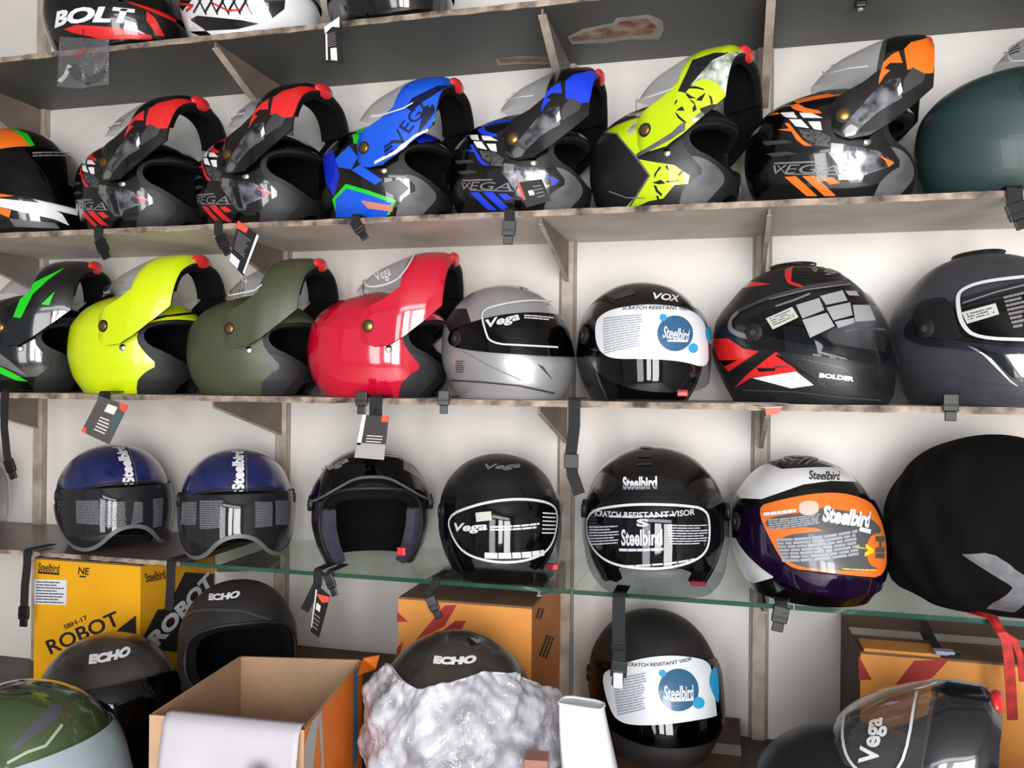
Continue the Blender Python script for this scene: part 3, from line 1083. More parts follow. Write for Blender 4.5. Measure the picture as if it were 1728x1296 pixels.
common = dict(shell_marks=racing_marks(), visor_marks=RVIS(), src=SRC_RACE)

h1b, _ = flip_helmet('black flip-up helmet with red raised chin bar beside the orange-white closed helmet', 176, 266, Z_ONE, 45, sc=.97,
                     shell_paint=racing_shell(K_red), chin_paint=racing_chin(K_red), group=None, **common)
h1c, _ = flip_helmet('black flip-up helmet with red raised chin bar touching the blue-green flip-up', 384, 255, Z_ONE, 48, sc=.97,
                     shell_paint=racing_shell(K_red), chin_paint=racing_chin(K_red), **common)
# blue and green
B_base = mat('bright_blue_shell', (18, 84, 214), 0.2, coat=0.7)
B_deep = mat('deep_blue_print', (14, 40, 190), 0.25, coat=0.6)
B_navy = mat('navy_print', (8, 16, 52), 0.3)
h1d, _ = flip_helmet('bright blue flip-up helmet with green edges and raised chin bar', 615, 248, Z_ONE, 60, sc=.945, base=K_black, chin=B_base, pad=K_padlight,
    shell_paint=[
        (cB((395, 680), (460, 640), (620, 560), (800, 540), (900, 640), (760, 720), (640, 820), (560, 900), (470, 830), (475, 740)), B_base),
        (cB((270, 830), (330, 815), (365, 960), (335, 1075), (290, 1000)), B_deep),
        (cB((400, 688), (440, 690), (474, 740), (466, 788), (442, 782), (438, 735)), K_green),
        (cB((340, 870), (420, 795), (465, 860), (430, 925), (360, 915)), B_base),
        (cB((430, 930), (480, 900), (600, 985), (560, 1010)), B_base),
        (cB((325, 1090), (400, 1005), (520, 1040), (675, 1095), (640, 1175), (560, 1190), (350, 1180)), K_green),
        (cB((345, 1090), (405, 1030), (520, 1062), (650, 1108), (620, 1190), (345, 1190)), B_base),
        (cB((480, 1095), (660, 1125), (655, 1158), (520, 1140)), mat('pale_red_sticker', (196, 120, 104), .5)),
        (cB((770, 755), (900, 715), (930, 760), (800, 782)), B_deep),
        (cB((600, 1000), (690, 980), (745, 1030), (690, 1080), (620, 1050)), K_darkgrey)],
    chin_paint=[
        (cB((870, 668), (930, 590), (1000, 508), (1080, 486), (1150, 500), (1010, 565), (965, 625), (932, 672)), K_green),
        (cB((930, 672), (965, 622), (1000, 640), (960, 720), (880, 720), (872, 672)), K_black),
        (cB((730, 590), (760, 540), (900, 470), (960, 470), (820, 560), (760, 610)), B_navy),
        (cB((820, 600), (880, 570), (890, 610), (830, 690), (790, 740), (810, 660)), B_navy)],
    chin_marks=[side_text('VEGA', *dx(cB, 765, 690), 92, 24, 52, 0.0, 0.1, B_navy, FC, .0026, True),
                mk_bars(cB((610, 800), (660, 770), (670, 830), (620, 860)), 3, B_navy, .6, .2),
                side_line(cB((560, 892), (680, 830), (780, 745), (850, 712)), 2.4, K_white, FC, .0026, True)],
    visor_marks=[side_line(cB((545, 645), (600, 640), (720, 600), (770, 570)), 2.0, K_visorline, FC, .0062, True)])
h1e, _ = flip_helmet('black flip-up helmet with cobalt blue graphics and raised chin bar', 866, 230, Z_ONE, 74, sc=.94, pad=K_padlight,
                     shell_paint=racing_shell(K_blue), chin_paint=racing_chin(K_blue), **common)
N_base = mat('yellow_green_shell', (188, 214, 12), 0.28, coat=0.6)
h1f, _ = flip_helmet('black flip-up helmet with yellow-green paint and white camouflage on raised chin bar', 1089, 225, Z_ONE, 65, sc=.95, base=K_matt, chin=N_base, pad=K_padlight,
    shell_paint=[
        (cC((440, 735), (540, 650), (690, 625), (800, 640), (760, 800), (700, 860), (640, 800), (585, 728), (470, 722)), N_base),
        (cC((540, 615), (640, 560), (780, 510), (960, 440), (940, 560), (850, 610), (720, 645), (690, 632), (555, 642)), K_camo),
        (cC((690, 868), (800, 888), (900, 902), (985, 960), (975, 1005), (900, 1012), (840, 1085), (760, 1100), (650, 1150), (630, 1140), (700, 1060), (765, 960)), N_base),
        (cC((640, 720), (690, 660), (700, 690), (660, 740)), K_camo),
        (cW((590, 940), (606, 950), (572, 990), (548, 1042), (548, 1000)), K_black), (cW((636, 935), (652, 930), (675, 978), (650, 965)), K_black),
        (cW((528, 1072), (600, 1048), (642, 1078), (580, 1086)), K_black), (cW((540, 1088), (562, 1095), (578, 1130), (614, 1165), (602, 1184), (560, 1145)), K_black),
        (cW((735, 1012), (775, 968), (785, 975), (755, 1015)), K_darkgrey), (cW((640, 1058), (745, 1050), (740, 1062), (650, 1072)), K_black), (cW((560, 1180), (580, 1178), (590, 1210), (575, 1215)), K_black)],
    chin_paint=[
        (cC((920, 500), (1000, 330), (1120, 290), (1200, 290), (1120, 330), (1040, 420), (960, 510)), K_matt),
        (cC((985, 470), (1110, 330), (1200, 290), (1420, 280), (1380, 420), (1190, 525), (1130, 450), (1060, 430)), K_camo),
        (cW((822, 298), (880, 290), (948, 312), (952, 326), (890, 312), (828, 312)), K_black), (cW((798, 338), (850, 372), (892, 390), (828, 392), (808, 365)), K_black),
        (cW((968, 340), (932, 412), (884, 406), (905, 384)), K_black), (cW((984, 358), (1012, 378), (1024, 432), (1005, 438), (998, 395)), K_black),
        (cW((828, 390), (870, 418), (884, 445), (850, 422)), K_black), (cW((775, 452), (722, 488), (795, 492)), K_black),
        (cW((712, 500), (738, 514), (762, 544), (808, 574), (802, 588), (742, 552)), K_black), (cW((728, 398), (738, 410), (716, 445), (712, 430)), K_black),
        (cW((856, 470), (878, 430), (892, 480), (862, 502)), K_black), (cW((920, 470), (1010, 438), (1100, 436), (980, 552), (920, 492)), K_black),
        (cC((985, 655), (1050, 610), (1085, 645), (1030, 665)), K_camo)],
    chin_marks=[side_line(cC((700, 852), (890, 745), (960, 690)), 4, K_padlight, FC, .0026, True)],
    shell_marks=[side_line(cC((470, 724), (585, 732), (640, 800), (700, 870), (765, 960), (650, 1140)), 2.4, K_padlight), side_line(cC((545, 1045), (640, 1080), (740, 1082)), 1.8, K_grey)],
    visor_marks=[side_line(cC((705, 520), (710, 560), (830, 520), (900, 495)), 2.0, K_visorline, FC, .0062, True)])
h1g, _ = flip_helmet('black flip-up helmet with orange graphics and silver print on raised chin bar', 1424, 193, Z_ONE, 92, sc=.96, pad=K_padlight,
                     shell_paint=racing_shell(K_orange), chin_paint=racing_chin(K_orange), **common)
D_green = mat('dark_green_matt_shell', (40, 60, 60), 0.42, coat=0.1)
h1h, _ = flip_helmet('large dark green matt flip-up helmet cut off by the photo edge', 1756, 170, Z_ONE, 96, base=D_green, sc=1.03,
    visor_marks=[side_line(cD((1330, 310), (1470, 300), (1500, 345), (1600, 340)), 2.2, K_visorline, FC, .0062, True),
                 mk_bars(cD((1480, 250), (1545, 240), (1550, 300), (1490, 320)), 5, K_darkgrey, .5, .2)])

# ------------------------------------------------------------------ eye-level shelf, flip-ups
G_pad = dict(pad=K_rubber)
h2a, _ = flip_helmet('black flip-up helmet with bright green stripes on raised chin bar', 0, 557, Z_TWO, 58, sc=.98, pad=K_rubber,
    shell_paint=[(cE((0, 805), (60, 835), (155, 888), (90, 882), (-20, 835)), K_green), (cE((175, 480), (290, 460), (330, 452), (365, 475), (280, 492), (210, 512)), K_green),
                 (cE((-20, 720), (60, 780), (150, 860), (40, 815), (-20, 790)), K_padlight)],
    chin_paint=[(cE((72, 535), (110, 440), (190, 345), (360, 262), (260, 335), (180, 410), (115, 540)), K_green),
                (cE((225, 465), (300, 395), (268, 470)), K_green)])
h2b, _ = flip_helmet('fluorescent yellow flip-up helmet with raised chin bar', 175, 554, Z_TWO, 50, sc=.985, base=K_neon, pad=K_rubber,
    shell_marks=[side_line(cE((780, 565), (900, 532), (1060, 514)), 3.2, K_black)],
    visor_marks=[cyl_line([(-.012, .190), (-.09, .184), (-.120, .165), (-.126, .140)], .002, K_visorline)])
O_base = mat('olive_green_matt_shell', (66, 70, 50), 0.45)
h2c, _ = flip_helmet('olive green matt flip-up helmet with raised chin bar', 388, 554, Z_TWO, 58, sc=.935, base=O_base, pad=K_pad,
    shell_paint=[(cE((1440, 740), (1470, 735), (1560, 800), (1500, 830)), K_padlight)],
    visor_marks=[side_line(cE((1258, 345), (1262, 425), (1400, 395), (1440, 365)), 2.6, K_visorline, FC, .0062, True),
                 side_text('Vega', *dx(cE, 1330, 335), 30, 20, 30, 0, 0.1, K_white, FC, .0062, True)])
C_red = mat('crimson_gloss_shell', (192, 10, 46), 0.14, coat=1.0)
h2d, _ = flip_helmet('glossy crimson flip-up helmet with raised chin bar beside the silver helmet', 622, 546, Z_TWO, 72, sc=.955, base=C_red, pad=K_pad,
    visor_marks=[side_line(round2d(cF((512, 312), (516, 390), (680, 352), (745, 270), (780, 205)), 2, False), 2.8, K_visorline, FC, .0062, True),
                 side_text('Vega', *dx(cF, 612, 322), 26, 20, 25, 0, 0.1, K_white, FC, .0062, True)])
# ------------------------------------------------------------------ closed and open-face helmets
# open-face body and its bubble visor
JB = Body(0.242, [(0, -.100), (.04, -.128), (.10, -.148), (.15, -.143), (.19, -.118), (.222, -.080)],
          [(0, .080), (.04, .108), (.1, .128), (.15, .130), (.19, .112), (.224, .072)],
          [(0, .098), (.04, .116), (.09, .126), (.14, .123), (.18, .110), (.22, .075)], n=2.1)
JV = Body(0.262, [(0, -.12), (.1, -.15), (.19, -.127), (.235, -.088)],
          [(0, .150), (.05, .160), (.1, .160), (.15, .150), (.19, .128), (.235, .088)],
          [(0, .118), (.04, .126), (.09, .131), (.14, .128), (.18, .114), (.232, .082)], n=2.15)
# full-face body
FB = Body(0.252, [(0, -.112), (.04, -.135), (.1, -.152), (.16, -.145), (.2, -.118), (.235, -.077)],
          [(0, .140), (.03, .160), (.07, .165), (.1, .158), (.15, .142), (.19, .118), (.225, .084), (.243, .047)],
          [(0, .100), (.04, .119), (.09, .128), (.14, .126), (.19, .108), (.23, .074)], n=2.15)
FV = Body(0.258, [(0, -.112), (.1, -.155), (.2, -.121), (.24, -.078)],
          [(0, .147), (.03, .167), (.07, .172), (.1, .165), (.15, .149), (.19, .125), (.23, .087), (.25, .047)],
          [(0, .104), (.04, .123), (.09, .132), (.14, .130), (.19, .112), (.235, .077)], n=2.15)
J_open = sym([(0, .160), (.06, .157), (.11, .143), (.138, .11), (.142, .06), (.125, .0), (.115, -.05), (0, -.05)])
J_inner = sym([(0, .150), (.055, .147), (.098, .132), (.112, .10), (.112, .06), (.100, .0), (.09, -.05), (0, -.05)])
J_visor = sym([(0, .188), (.07, .184), (.13, .168), (.165, .145), (.175, .115), (.16, .08), (.13, .045), (.07, .022), (0, .016)])
F_port = sym([(0, .172), (.07, .170), (.13, .162), (.175, .150), (.19, .135), (.185, .118), (.15, .106), (.08, .098), (0, .096)])
F_vis = sym([(0, .184), (.07, .181), (.13, .172), (.19, .156), (.225, .142), (.225, .116), (.17, .100), (.08, .092), (0, .090)])
Q_UP = 8

def closed_helmet(label, cx, Z, delta, kind='jet', Y=-.17, sc=1.0, base=K_black, body=None, vbody=None, opening=None, visor=None, visor_mat=V_clear,
                  shell_paint=(), shell_marks=(), visor_paint=(), visor_marks=(), sticker=None, sticker_marks=(), rear=0.0, group=None, hinge=True, lining=True, lift=0.0, rim=True, voff=0.0, extra=None, tilt=0.0, name='motorcycle_helmet'):
    body = body or (JB if kind == 'jet' else FB)
    vbody = vbody or (JV if kind == 'jet' else FV)
    opening = opening or (J_open if kind == 'jet' else F_port)
    visor = visor if visor is not None else (J_visor if kind == 'jet' else F_vis)
    delta = R(delta)
    Z = Z + .0009
    X = 0
    for _ in range(6):
        yaw = view_yaw(X, Y, delta)
        X = solve_x(cx, Y, Z, yaw, sc, (0, 0, .12))
    t = thing(name, label, 'helmet', (X, Y, Z), yaw, group, sc)
    pose, vpose = Pose(t, body), Pose(t, vbody)
    mats = [base, K_lining, K_rubber]
    def mi(m):
        if m not in mats: mats.append(m)
        return mats.index(m)
    sk = body.mesh()
    sk.clip(round2d(opening, 2), 'cyl', 0, inside=False)
    for p in shell_paint:
        if len(p) > 2 and p[2] == 'cyl': sk.paint(p[0], mi(p[1]), 'cyl')
        else: sk.paint(pose.outline(p[0]), mi(p[1]), 'cyl')
    mb = sk.solid(0, .006, 1, 2)
    for fn in shell_marks: fn(mb, pose, mi)
    mb.build('shell', mats, t, smooth=40)
    if lining:
        inner = J_inner if kind == 'jet' else [(a * .96, z * .94 + .008) for a, z in opening]
        sk = body.mesh(84, 44)
        sk.clip(round2d(inner, 2), 'cyl', 0, inside=False)
        sk.solid(-.0072, .016, 0, 0).build('lining', K_lining, t, smooth=50)
        if rim:
            # rubber trim around the face opening
            q = round2d(opening, 2)
            P = body.put(dens(q, .006), 'cyl', -.002)
            P = [p for p in P if p[2] > .0015]
            k = max(range(len(P)), key=lambda i: np.linalg.norm(P[i] - P[i - 1]))
            P = P[k:] + P[:k]
            if np.linalg.norm(P[0] - P[-1]) < .02: P = P + [P[0]]
            MB().tube(P, .0042, 8).build('opening_trim', K_rubber, t, smooth=60)
    if visor is not None and len(visor):
        vm = [visor_mat]
        def mv(m):
            if m not in vm: vm.append(m)
            return vm.index(m)
        q = round2d(visor, 2)
        sk = vbody.mesh(140, 72)
        sk.clip(q, 'cyl', 0)
        for p in visor_paint: sk.paint(vpose.outline(p[0]), mv(p[1]), 'cyl')
        mb = sk.solid(voff, .002, 0, 0)
        for fn in visor_marks: fn(mb, vpose, mv, .0010 + voff)
        vo = mb.build('visor', vm, t, smooth=60)
        if sticker is not None:
            sm = [sticker[1]]
            def ms(m):
                if m not in sm: sm.append(m)
                return sm.index(m)
            mb = MB()
            for i, (pl, m2) in enumerate([(sticker[0], sticker[1])] + list(sticker[2:])):
                decal(mb, vbody, poly2d(vpose.outline(round2d(pl, 2), 7) if not isinstance(pl, np.ndarray) else pl, .006), ms(m2), 'cyl', .0012 + .0004 * i)
            for fn in sticker_marks: fn(mb, vpose, ms, .0030)
            mb.build('protective_film', sm, vo, smooth=60)
        if hinge:
            for sd in (-1, 1):
                P = vbody.put(np.array([(sd * .178 if kind == 'jet' else sd * .2, .128)]), 'cyl', -.006)[0]
                n = vbody.nrm(np.array([sd * (.178 if kind == 'jet' else .2) / RC]), vbody.q(np.array([.128])))[0]
                MB().disc(P, n, .017, .009, mi=0).disc(Vector(P) + Vector(n) * .009, n, .006, .002, mi=1).build('visor_hinge', [K_rubber, K_darkgrey], t, smooth=40)
    return t, pose, vpose

def strap(t, pts, w=14, Yf=None, buckle=True, tip=None, name='chin_strap', lay=True, Z=None):
    """chin strap of helmet t hanging over the front edge; pts are pixels, w its pixel width"""
    Yf = Y_FRONT - .006 if Yf is None else Yf
    I = world_to(t)
    P = [at_y(x, y, Yf) for x, y in pts]
    k = (P[0] - CAM).dot(_f) / FPX
    if lay:
        zs = (t.location.z if Z is None else Z) + .004
        P = [p for p in P if p.z < zs - .010] or [Vector((P[-1].x, Yf, zs - .02))]
        P = [Vector((P[0].x, Yf + .07, zs)), Vector((P[0].x, min(Yf + .004, Y_FRONT - .002), zs + .001)), Vector((P[0].x, Yf, zs - .004)), Vector((P[0].x, Yf, zs - .008))] + P
    a, b = P[-2], P[-1]
    o = MB().ribbon(P, (1, .12, 0), w * k, .0022).build(name, K_strap, t, smooth=30, T=I)
    if buckle:
        d = (b - a).normalized()
        s = Vector((1, .12, 0)); s = (s - d * s.dot(d)).normalized()
        n = d.cross(s)
        M = Matrix((s, d, n)).transposed().to_4x4()
        M.translation = b
        w2 = w * k * .62
        mb = MB().box((-w2, -.028, -.004), (w2, .0, .004), 0, M).box((-w2 * .72, .0, -.003), (w2 * .72, .016, .003), 0, M).box((-w2 * 1.05, -.012, -.0046), (w2 * 1.05, -.008, .0046), 0, M)
        mb.build('buckle', tip or K_buckle, o, bevel=.0012, T=I)
    return o
K_tagblack = mat('black_card', (26, 24, 26), .4)
K_tagwhite = mat('white_card', (222, 220, 216), .5)
K_tagred = mat('orange_red_card', (226, 82, 56), .45)
def swing_tag(label, c, Y, paints=(), dark=K_tagblack, loop=None, lean=.0, group=None):
    """card tag with pixel corners tl tr br bl, hanging at depth Y; paints: (unit outline, material)"""
    P = [at_y(x, y, Y + (lean if i in (1, 2) else 0)) for i, (x, y) in enumerate(c)]
    t = thing('swing_tag', label, 'tag', sum(P, Vector()) / 4, 0, group)
    I = world_to(t)
    n = (P[1] - P[0]).cross(P[3] - P[0]).normalized()
    if n.y > 0: n = -n
    MB().prism(P, -n * .0012).build('card', dark, t, T=I)
    for nm, pts, m in paints:
        def at(u, v): return (P[3] * (1 - u) + P[2] * u) * (1 - v) + (P[0] * (1 - u) + P[1] * u) * v + n * .0006
        mb = MB()
        if isinstance(pts, tuple):
            A, T = bars2d(*pts)
            mb.add([at(u, v) for u, v in A], [tuple(int(i) for i in k) for k in T])
        else:
            mb.prism([at(u, v) for u, v in pts], -n * .0008)
        mb.build(nm, m, t, T=I)
    if loop:
        MB().tube([at_y(x, y, Y + .004) for x, y in loop], .0009, 6).build('tag_string', K_buckle, t, T=I)
    return t
cJ, cK, cL = crop(460, 640), crop(860, 640), crop(1248, 640)
# ------------------------------------------------------------------ eye-level shelf, closed helmets
S_silver = mat('silver_metallic_shell', (186, 187, 190), 0.34, metal=0.6, coat=0.5)
K_gloss = K_black
V_tint = clear('grey_tinted_visor', (120, 120, 128))
h2e, _, _ = closed_helmet('silver metallic full-face helmet with clear visor between the crimson and black helmets', 852, Z_TWO, 44, 'full', base=S_silver, sc=.905, Y=-.17,
    shell_paint=[(cF((935, 560), (990, 490), (1060, 488), (1085, 560), (1115, 690), (1000, 665)), K_matt),
                 (cF((1445, 790), (1480, 805), (1540, 890)), K_darkgrey)],
    shell_marks=[mk_text('Vega', cF((1312, 378))[0], cF((1440, 382))[0], 11, K_darkgrey, .03, .2), mk_bars(cF((1005, 770), (1050, 770), (1055, 840), (1005, 840)), 6, K_darkgrey, .5, .2),
                 mk_line(cF((975, 880), (1150, 890), (1350, 910), (1540, 950)), 3, K_darkgrey), mk_line(cF((1040, 720), (1180, 800), (1360, 880)), 1.5, K_grey)],
    visor_mat=V_smoke,
    visor_marks=[mk_line(cF((1560, 455), (1400, 440), (1200, 475), (1140, 510), (1160, 600), (1190, 680), (1380, 690), (1560, 700)), 3, K_visorline, smooth=2),
                 mk_text('Vega', cF((1170, 580))[0], cF((1350, 535))[0], 18, K_visorline, .03, .2), mk_bars([cF((1375, 520))[0], cF((1540, 535))[0], cF((1540, 560))[0], cF((1375, 545))[0]], 2, K_visorline)])
W_film = mat('white_film', (222, 226, 232), .25, coat=.6)
B_film = mat('blue_film_print', (46, 92, 128), .3, coat=.4)
C_film = mat('cyan_film_print', (46, 156, 206), .3, coat=.4)
G_film = mat('grey_film_print', (150, 154, 162), .4)
def disc_px(cx, cy, r, n=24, ry=None):
    return [(cx + r * math.cos(a * 2 * math.pi / n), cy + (ry or r) * math.sin(a * 2 * math.pi / n)) for a in range(n)]
def film_marks(c, title, block, logo, sub, r):
    return [mk_text('SCRATCH RESISTANT VISOR', title[0], title[1], title[2], K_darkgrey, .01), mk_bars(block, 14, G_film, .45, .15, 3),
            mk_text('Steelbird', logo[0], logo[1], logo[2], W_film, .02), mk_bars(quad(sub[0], sub[1], sub[2]), 1, W_film, .7, 0.0)]
h2f, _, _ = closed_helmet('black open-face helmet with white and blue visor film on the eye-level shelf', 1081, Z_TWO, 22, 'jet', sc=.95, Y=-.165, visor_mat=V_plain,
    shell_marks=[mk_text('VOX', (1101, 500), (1145, 505), 11, K_white, .03, .1), mk_fill(cG((540, 420), (670, 380), (690, 410), (580, 440)), K_darkgrey)],
    sticker=(cG((468, 600), (480, 540), (560, 490), (740, 465), (900, 475), (1000, 500), (1070, 570), (1085, 700), (1082, 818), (940, 775), (740, 762), (580, 765), (510, 740), (475, 680)), W_film,
             (disc_px(860 + 903 / 3.24, 370 + 625 / 3.24, 30), B_film), (disc_px(860 + 1000 / 3.24, 370 + 705 / 3.24, 8), C_film), (disc_px(860 + 838 / 3.24, 370 + 540 / 3.24, 6), C_film),
             (cG((1060, 600), (1092, 580), (1098, 690), (1075, 670)), C_film)),
    sticker_marks=film_marks(None, (cG((620, 490))[0], cG((985, 495))[0], 6), cG((520, 540), (730, 520), (735, 690), (520, 740)), (cG((838, 618))[0], cG((975, 640))[0], 20), (cG((860, 665))[0], cG((965, 668))[0], 5), 30))

R_gloss = mat('matt_black_carbon', (20, 20, 23), .38, var=.35, scale=60, stretch=(1, 1, 6))
F_big = Body(0.262, [(0, -.128), (.04, -.150), (.1, -.172), (.15, -.166), (.2, -.130), (.24, -.088)],
          [(0, .158), (.02, .166), (.06, .168), (.1, .160), (.15, .142), (.19, .122), (.23, .086), (.252, .050)],
          [(0, .104), (.04, .121), (.09, .130), (.14, .128), (.19, .113), (.235, .080)], n=2.2)
F_bigv = Body(0.268, [(0, -.13), (.1, -.176), (.2, -.134), (.24, -.094)],
          [(0, .166), (.02, .174), (.06, .178), (.1, .168), (.15, .150), (.19, .128), (.235, .090), (.258, .050)],
          [(0, .108), (.04, .125), (.09, .134), (.14, .132), (.19, .116), (.24, .082)], n=2.2)
F_bigport = sym([(0, .185), (.07, .183), (.14, .168), (.185, .150), (.195, .132), (.185, .115), (.14, .102), (.08, .094), (0, .090)])
F_bigvis = sym([(0, .205), (.08, .200), (.15, .182), (.205, .160), (.235, .138), (.232, .112), (.19, .095), (.10, .078), (0, .066)])
cR = crop(1190, 420, 4.629)
h2g, _, _ = closed_helmet('matt black full-face helmet with red and white panels and large clear visor', 1352, Z_TWO, 64, 'full', Y=-.165, sc=.97, visor_mat=V_plain, body=F_big, vbody=F_bigv, opening=F_bigport, visor=F_bigvis, base=K_matt,
    shell_paint=[(cR((225, 300), (300, 250), (400, 258), (520, 275), (400, 290), (300, 303)), K_red),
                 (cR((640, 90), (690, 95), (670, 255), (800, 300), (830, 325), (650, 270), (625, 220)), K_red), (cR((560, 95), (645, 85), (650, 125)), K_white),
                 (cR((690, 95), (900, 110), (1140, 240), (960, 260), (820, 300), (672, 250)), R_gloss),
                 (cR((35, 700), (180, 700), (300, 780), (420, 800), (180, 960), (110, 880)), K_red), (cR((550, 800), (600, 850), (720, 955), (350, 1010), (225, 1090), (330, 980)), K_red),
                 (cR((370, 1010), (710, 958), (850, 1065), (670, 1090)), K_white), (cR((100, 870), (250, 870), (150, 920)), K_black), (cR((400, 930), (550, 930), (545, 955), (420, 960)), K_black),
                 (cR((540, 915), (650, 915), (650, 925), (545, 928)), K_darkgrey), (cR((420, 810), (560, 800), (300, 985), (150, 1000)), R_gloss),
                 (cR((760, 860), (900, 890), (1080, 930), (1130, 980), (1160, 1100), (960, 1080)), R_gloss), (cR((1160, 960), (1340, 930), (1380, 1100), (1200, 1130)), R_gloss)],
    shell_marks=[mk_text('Vega', cR((820, 175))[0], cR((1010, 190))[0], 12, K_grey, .03, .2), mk_text('BOLDER', cR((892, 985))[0], cR((1160, 1018))[0], 8, K_white, .06),
                 mk_line(cR((560, 830), (760, 960), (950, 1080)), 3, K_black), mk_line(cR((760, 860), (900, 890), (1080, 930), (1130, 980)), 2, K_darkgrey),
                 mk_line(cR((300, 1100), (700, 1115), (1100, 1160), (1370, 1180)), 2.5, K_darkgrey)] +
                [mk_line(cR((690, 120 + 26 * k), (900 + 40 * k, 135 + 26 * k)), 1, K_black) for k in range(5)],
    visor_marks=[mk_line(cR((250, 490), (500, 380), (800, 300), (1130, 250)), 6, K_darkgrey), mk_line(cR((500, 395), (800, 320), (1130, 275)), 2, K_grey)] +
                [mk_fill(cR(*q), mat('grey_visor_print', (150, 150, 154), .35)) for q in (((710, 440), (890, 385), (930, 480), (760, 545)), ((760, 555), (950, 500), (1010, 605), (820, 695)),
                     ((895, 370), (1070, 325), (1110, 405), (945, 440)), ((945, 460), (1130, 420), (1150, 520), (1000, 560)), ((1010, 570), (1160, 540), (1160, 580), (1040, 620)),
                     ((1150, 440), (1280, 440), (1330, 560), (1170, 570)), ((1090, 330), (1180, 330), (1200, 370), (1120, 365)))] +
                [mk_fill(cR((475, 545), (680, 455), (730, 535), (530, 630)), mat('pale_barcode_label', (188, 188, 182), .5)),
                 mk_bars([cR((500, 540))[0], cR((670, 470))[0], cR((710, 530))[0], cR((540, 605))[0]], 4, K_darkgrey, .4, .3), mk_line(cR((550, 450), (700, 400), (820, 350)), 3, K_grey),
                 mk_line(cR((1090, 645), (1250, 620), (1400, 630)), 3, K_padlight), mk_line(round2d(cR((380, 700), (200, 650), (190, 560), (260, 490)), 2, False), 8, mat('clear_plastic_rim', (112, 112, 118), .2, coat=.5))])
A_base = mat('grey_metallic_matt_shell', (74, 76, 84), .36, metal=.35, var=.1, scale=20)
h2h, _, _ = closed_helmet('grey metallic full-face helmet with clear visor at the end of the eye-level shelf', 1668, Z_TWO, 58, 'full', Y=-.165, sc=1.02, visor_mat=V_plain, body=F_big, vbody=F_bigv, opening=F_bigport, visor=F_bigvis, base=A_base,
    shell_paint=[(cH((1240, 690), (1340, 720), (1480, 880), (1560, 940), (1480, 890), (1330, 740)), K_white), (cH((1270, 690), (1440, 740), (1560, 900), (1480, 860), (1390, 770)), K_black),
                 (cH((1450, 735), (1600, 740), (1620, 880), (1540, 860)), K_chrome)],
    shell_marks=[mk_line(cH((1090, 835), (1180, 855), (1310, 895), (1555, 920)), 2.5, K_darkgrey)],
    visor_marks=[mk_line(round2d(cH((1600, 310), (1330, 340), (1210, 385), (1190, 440), (1215, 580), (1300, 650), (1600, 660)), 2, False), 5, K_visorline),
                 mk_fill(round2d(cH((955, 470), (1050, 430), (1150, 430), (1200, 600), (1230, 660), (1060, 650), (990, 620), (950, 550)), 1), K_matt),
                 mk_fill(cH((1215, 510), (1400, 460), (1420, 520), (1245, 572)), MATS['pale_barcode_label']), mk_bars([cH((1240, 515))[0], cH((1385, 478))[0], cH((1400, 515))[0], cH((1255, 555))[0]], 3, K_darkgrey, .5, .3),
                 mk_bars([cH((1440, 420))[0], cH((1560, 390))[0], cH((1560, 590))[0], cH((1500, 600))[0]], 8, K_grey, .6), mk_line(cH((1220, 460), (1400, 400), (1560, 360)), 2.5, K_grey)])
# ------------------------------------------------------------------ top row, cut by the photo edge
W_base = mat('gloss_white_shell', (226, 226, 230), .18, coat=.7)
h0a, _, _ = closed_helmet('black and red full-face helmet with bold white lettering on the top shelf', 195, Z_TOP, 58, 'full', Y=-.19, base=K_black, visor_mat=V_dark,
    shell_paint=[(cA((350, 160), (420, 135), (640, 150), (830, 195), (830, 215), (560, 215), (400, 180)), K_red), (cA((680, 5), (900, 20), (980, 90), (960, 120), (820, 60)), K_red), (cA((800, 60), (850, 100), (900, 200), (860, 195), (800, 110)), K_red),
                 (cA((700, 130), (800, 190), (830, 200), (740, 170)), K_white)],
    shell_marks=[mk_text('BOLT', cA((300, 112))[0], cA((740, 95))[0], 27, K_white, .05, .2)])
h0b, _, _ = closed_helmet('white full-face helmet with black and red scrawled graphics on the top shelf', 420, Z_TOP, 40, 'full', Y=-.19, base=W_base, visor_mat=V_dark,
    shell_paint=[(cA((1000, 130), (1080, 85), (1320, 110), (1420, 130), (1300, 160), (1000, 175)), K_black), (cA((1440, 0), (1560, 0), (1555, 50), (1490, 100)), K_black), (cA((940, 0), (1050, 0), (1000, 60)), K_black)],
    shell_marks=[mk_line(cA((1060 + 62 * k, 70), (1100 + 62 * k, 0)), 3.2, K_black) for k in range(5)] + [mk_line(cA((1090 + 62 * k, 0), (1130 + 62 * k, 80)), 2.2, K_black) for k in range(5)] + [ mk_line(cA((980, 20), (1060, 30), (1020, 60)), 4, K_red), mk_line(cA((1150, 10), (1250, 60), (1330, 50)), 2.5, K_red)])
h0c, _, _ = closed_helmet('all-black helmet at the end of the top row next to the white one', 655, Z_TOP, 40, 'full', Y=-.17, base=K_black, visor_mat=V_dark, sc=.9)
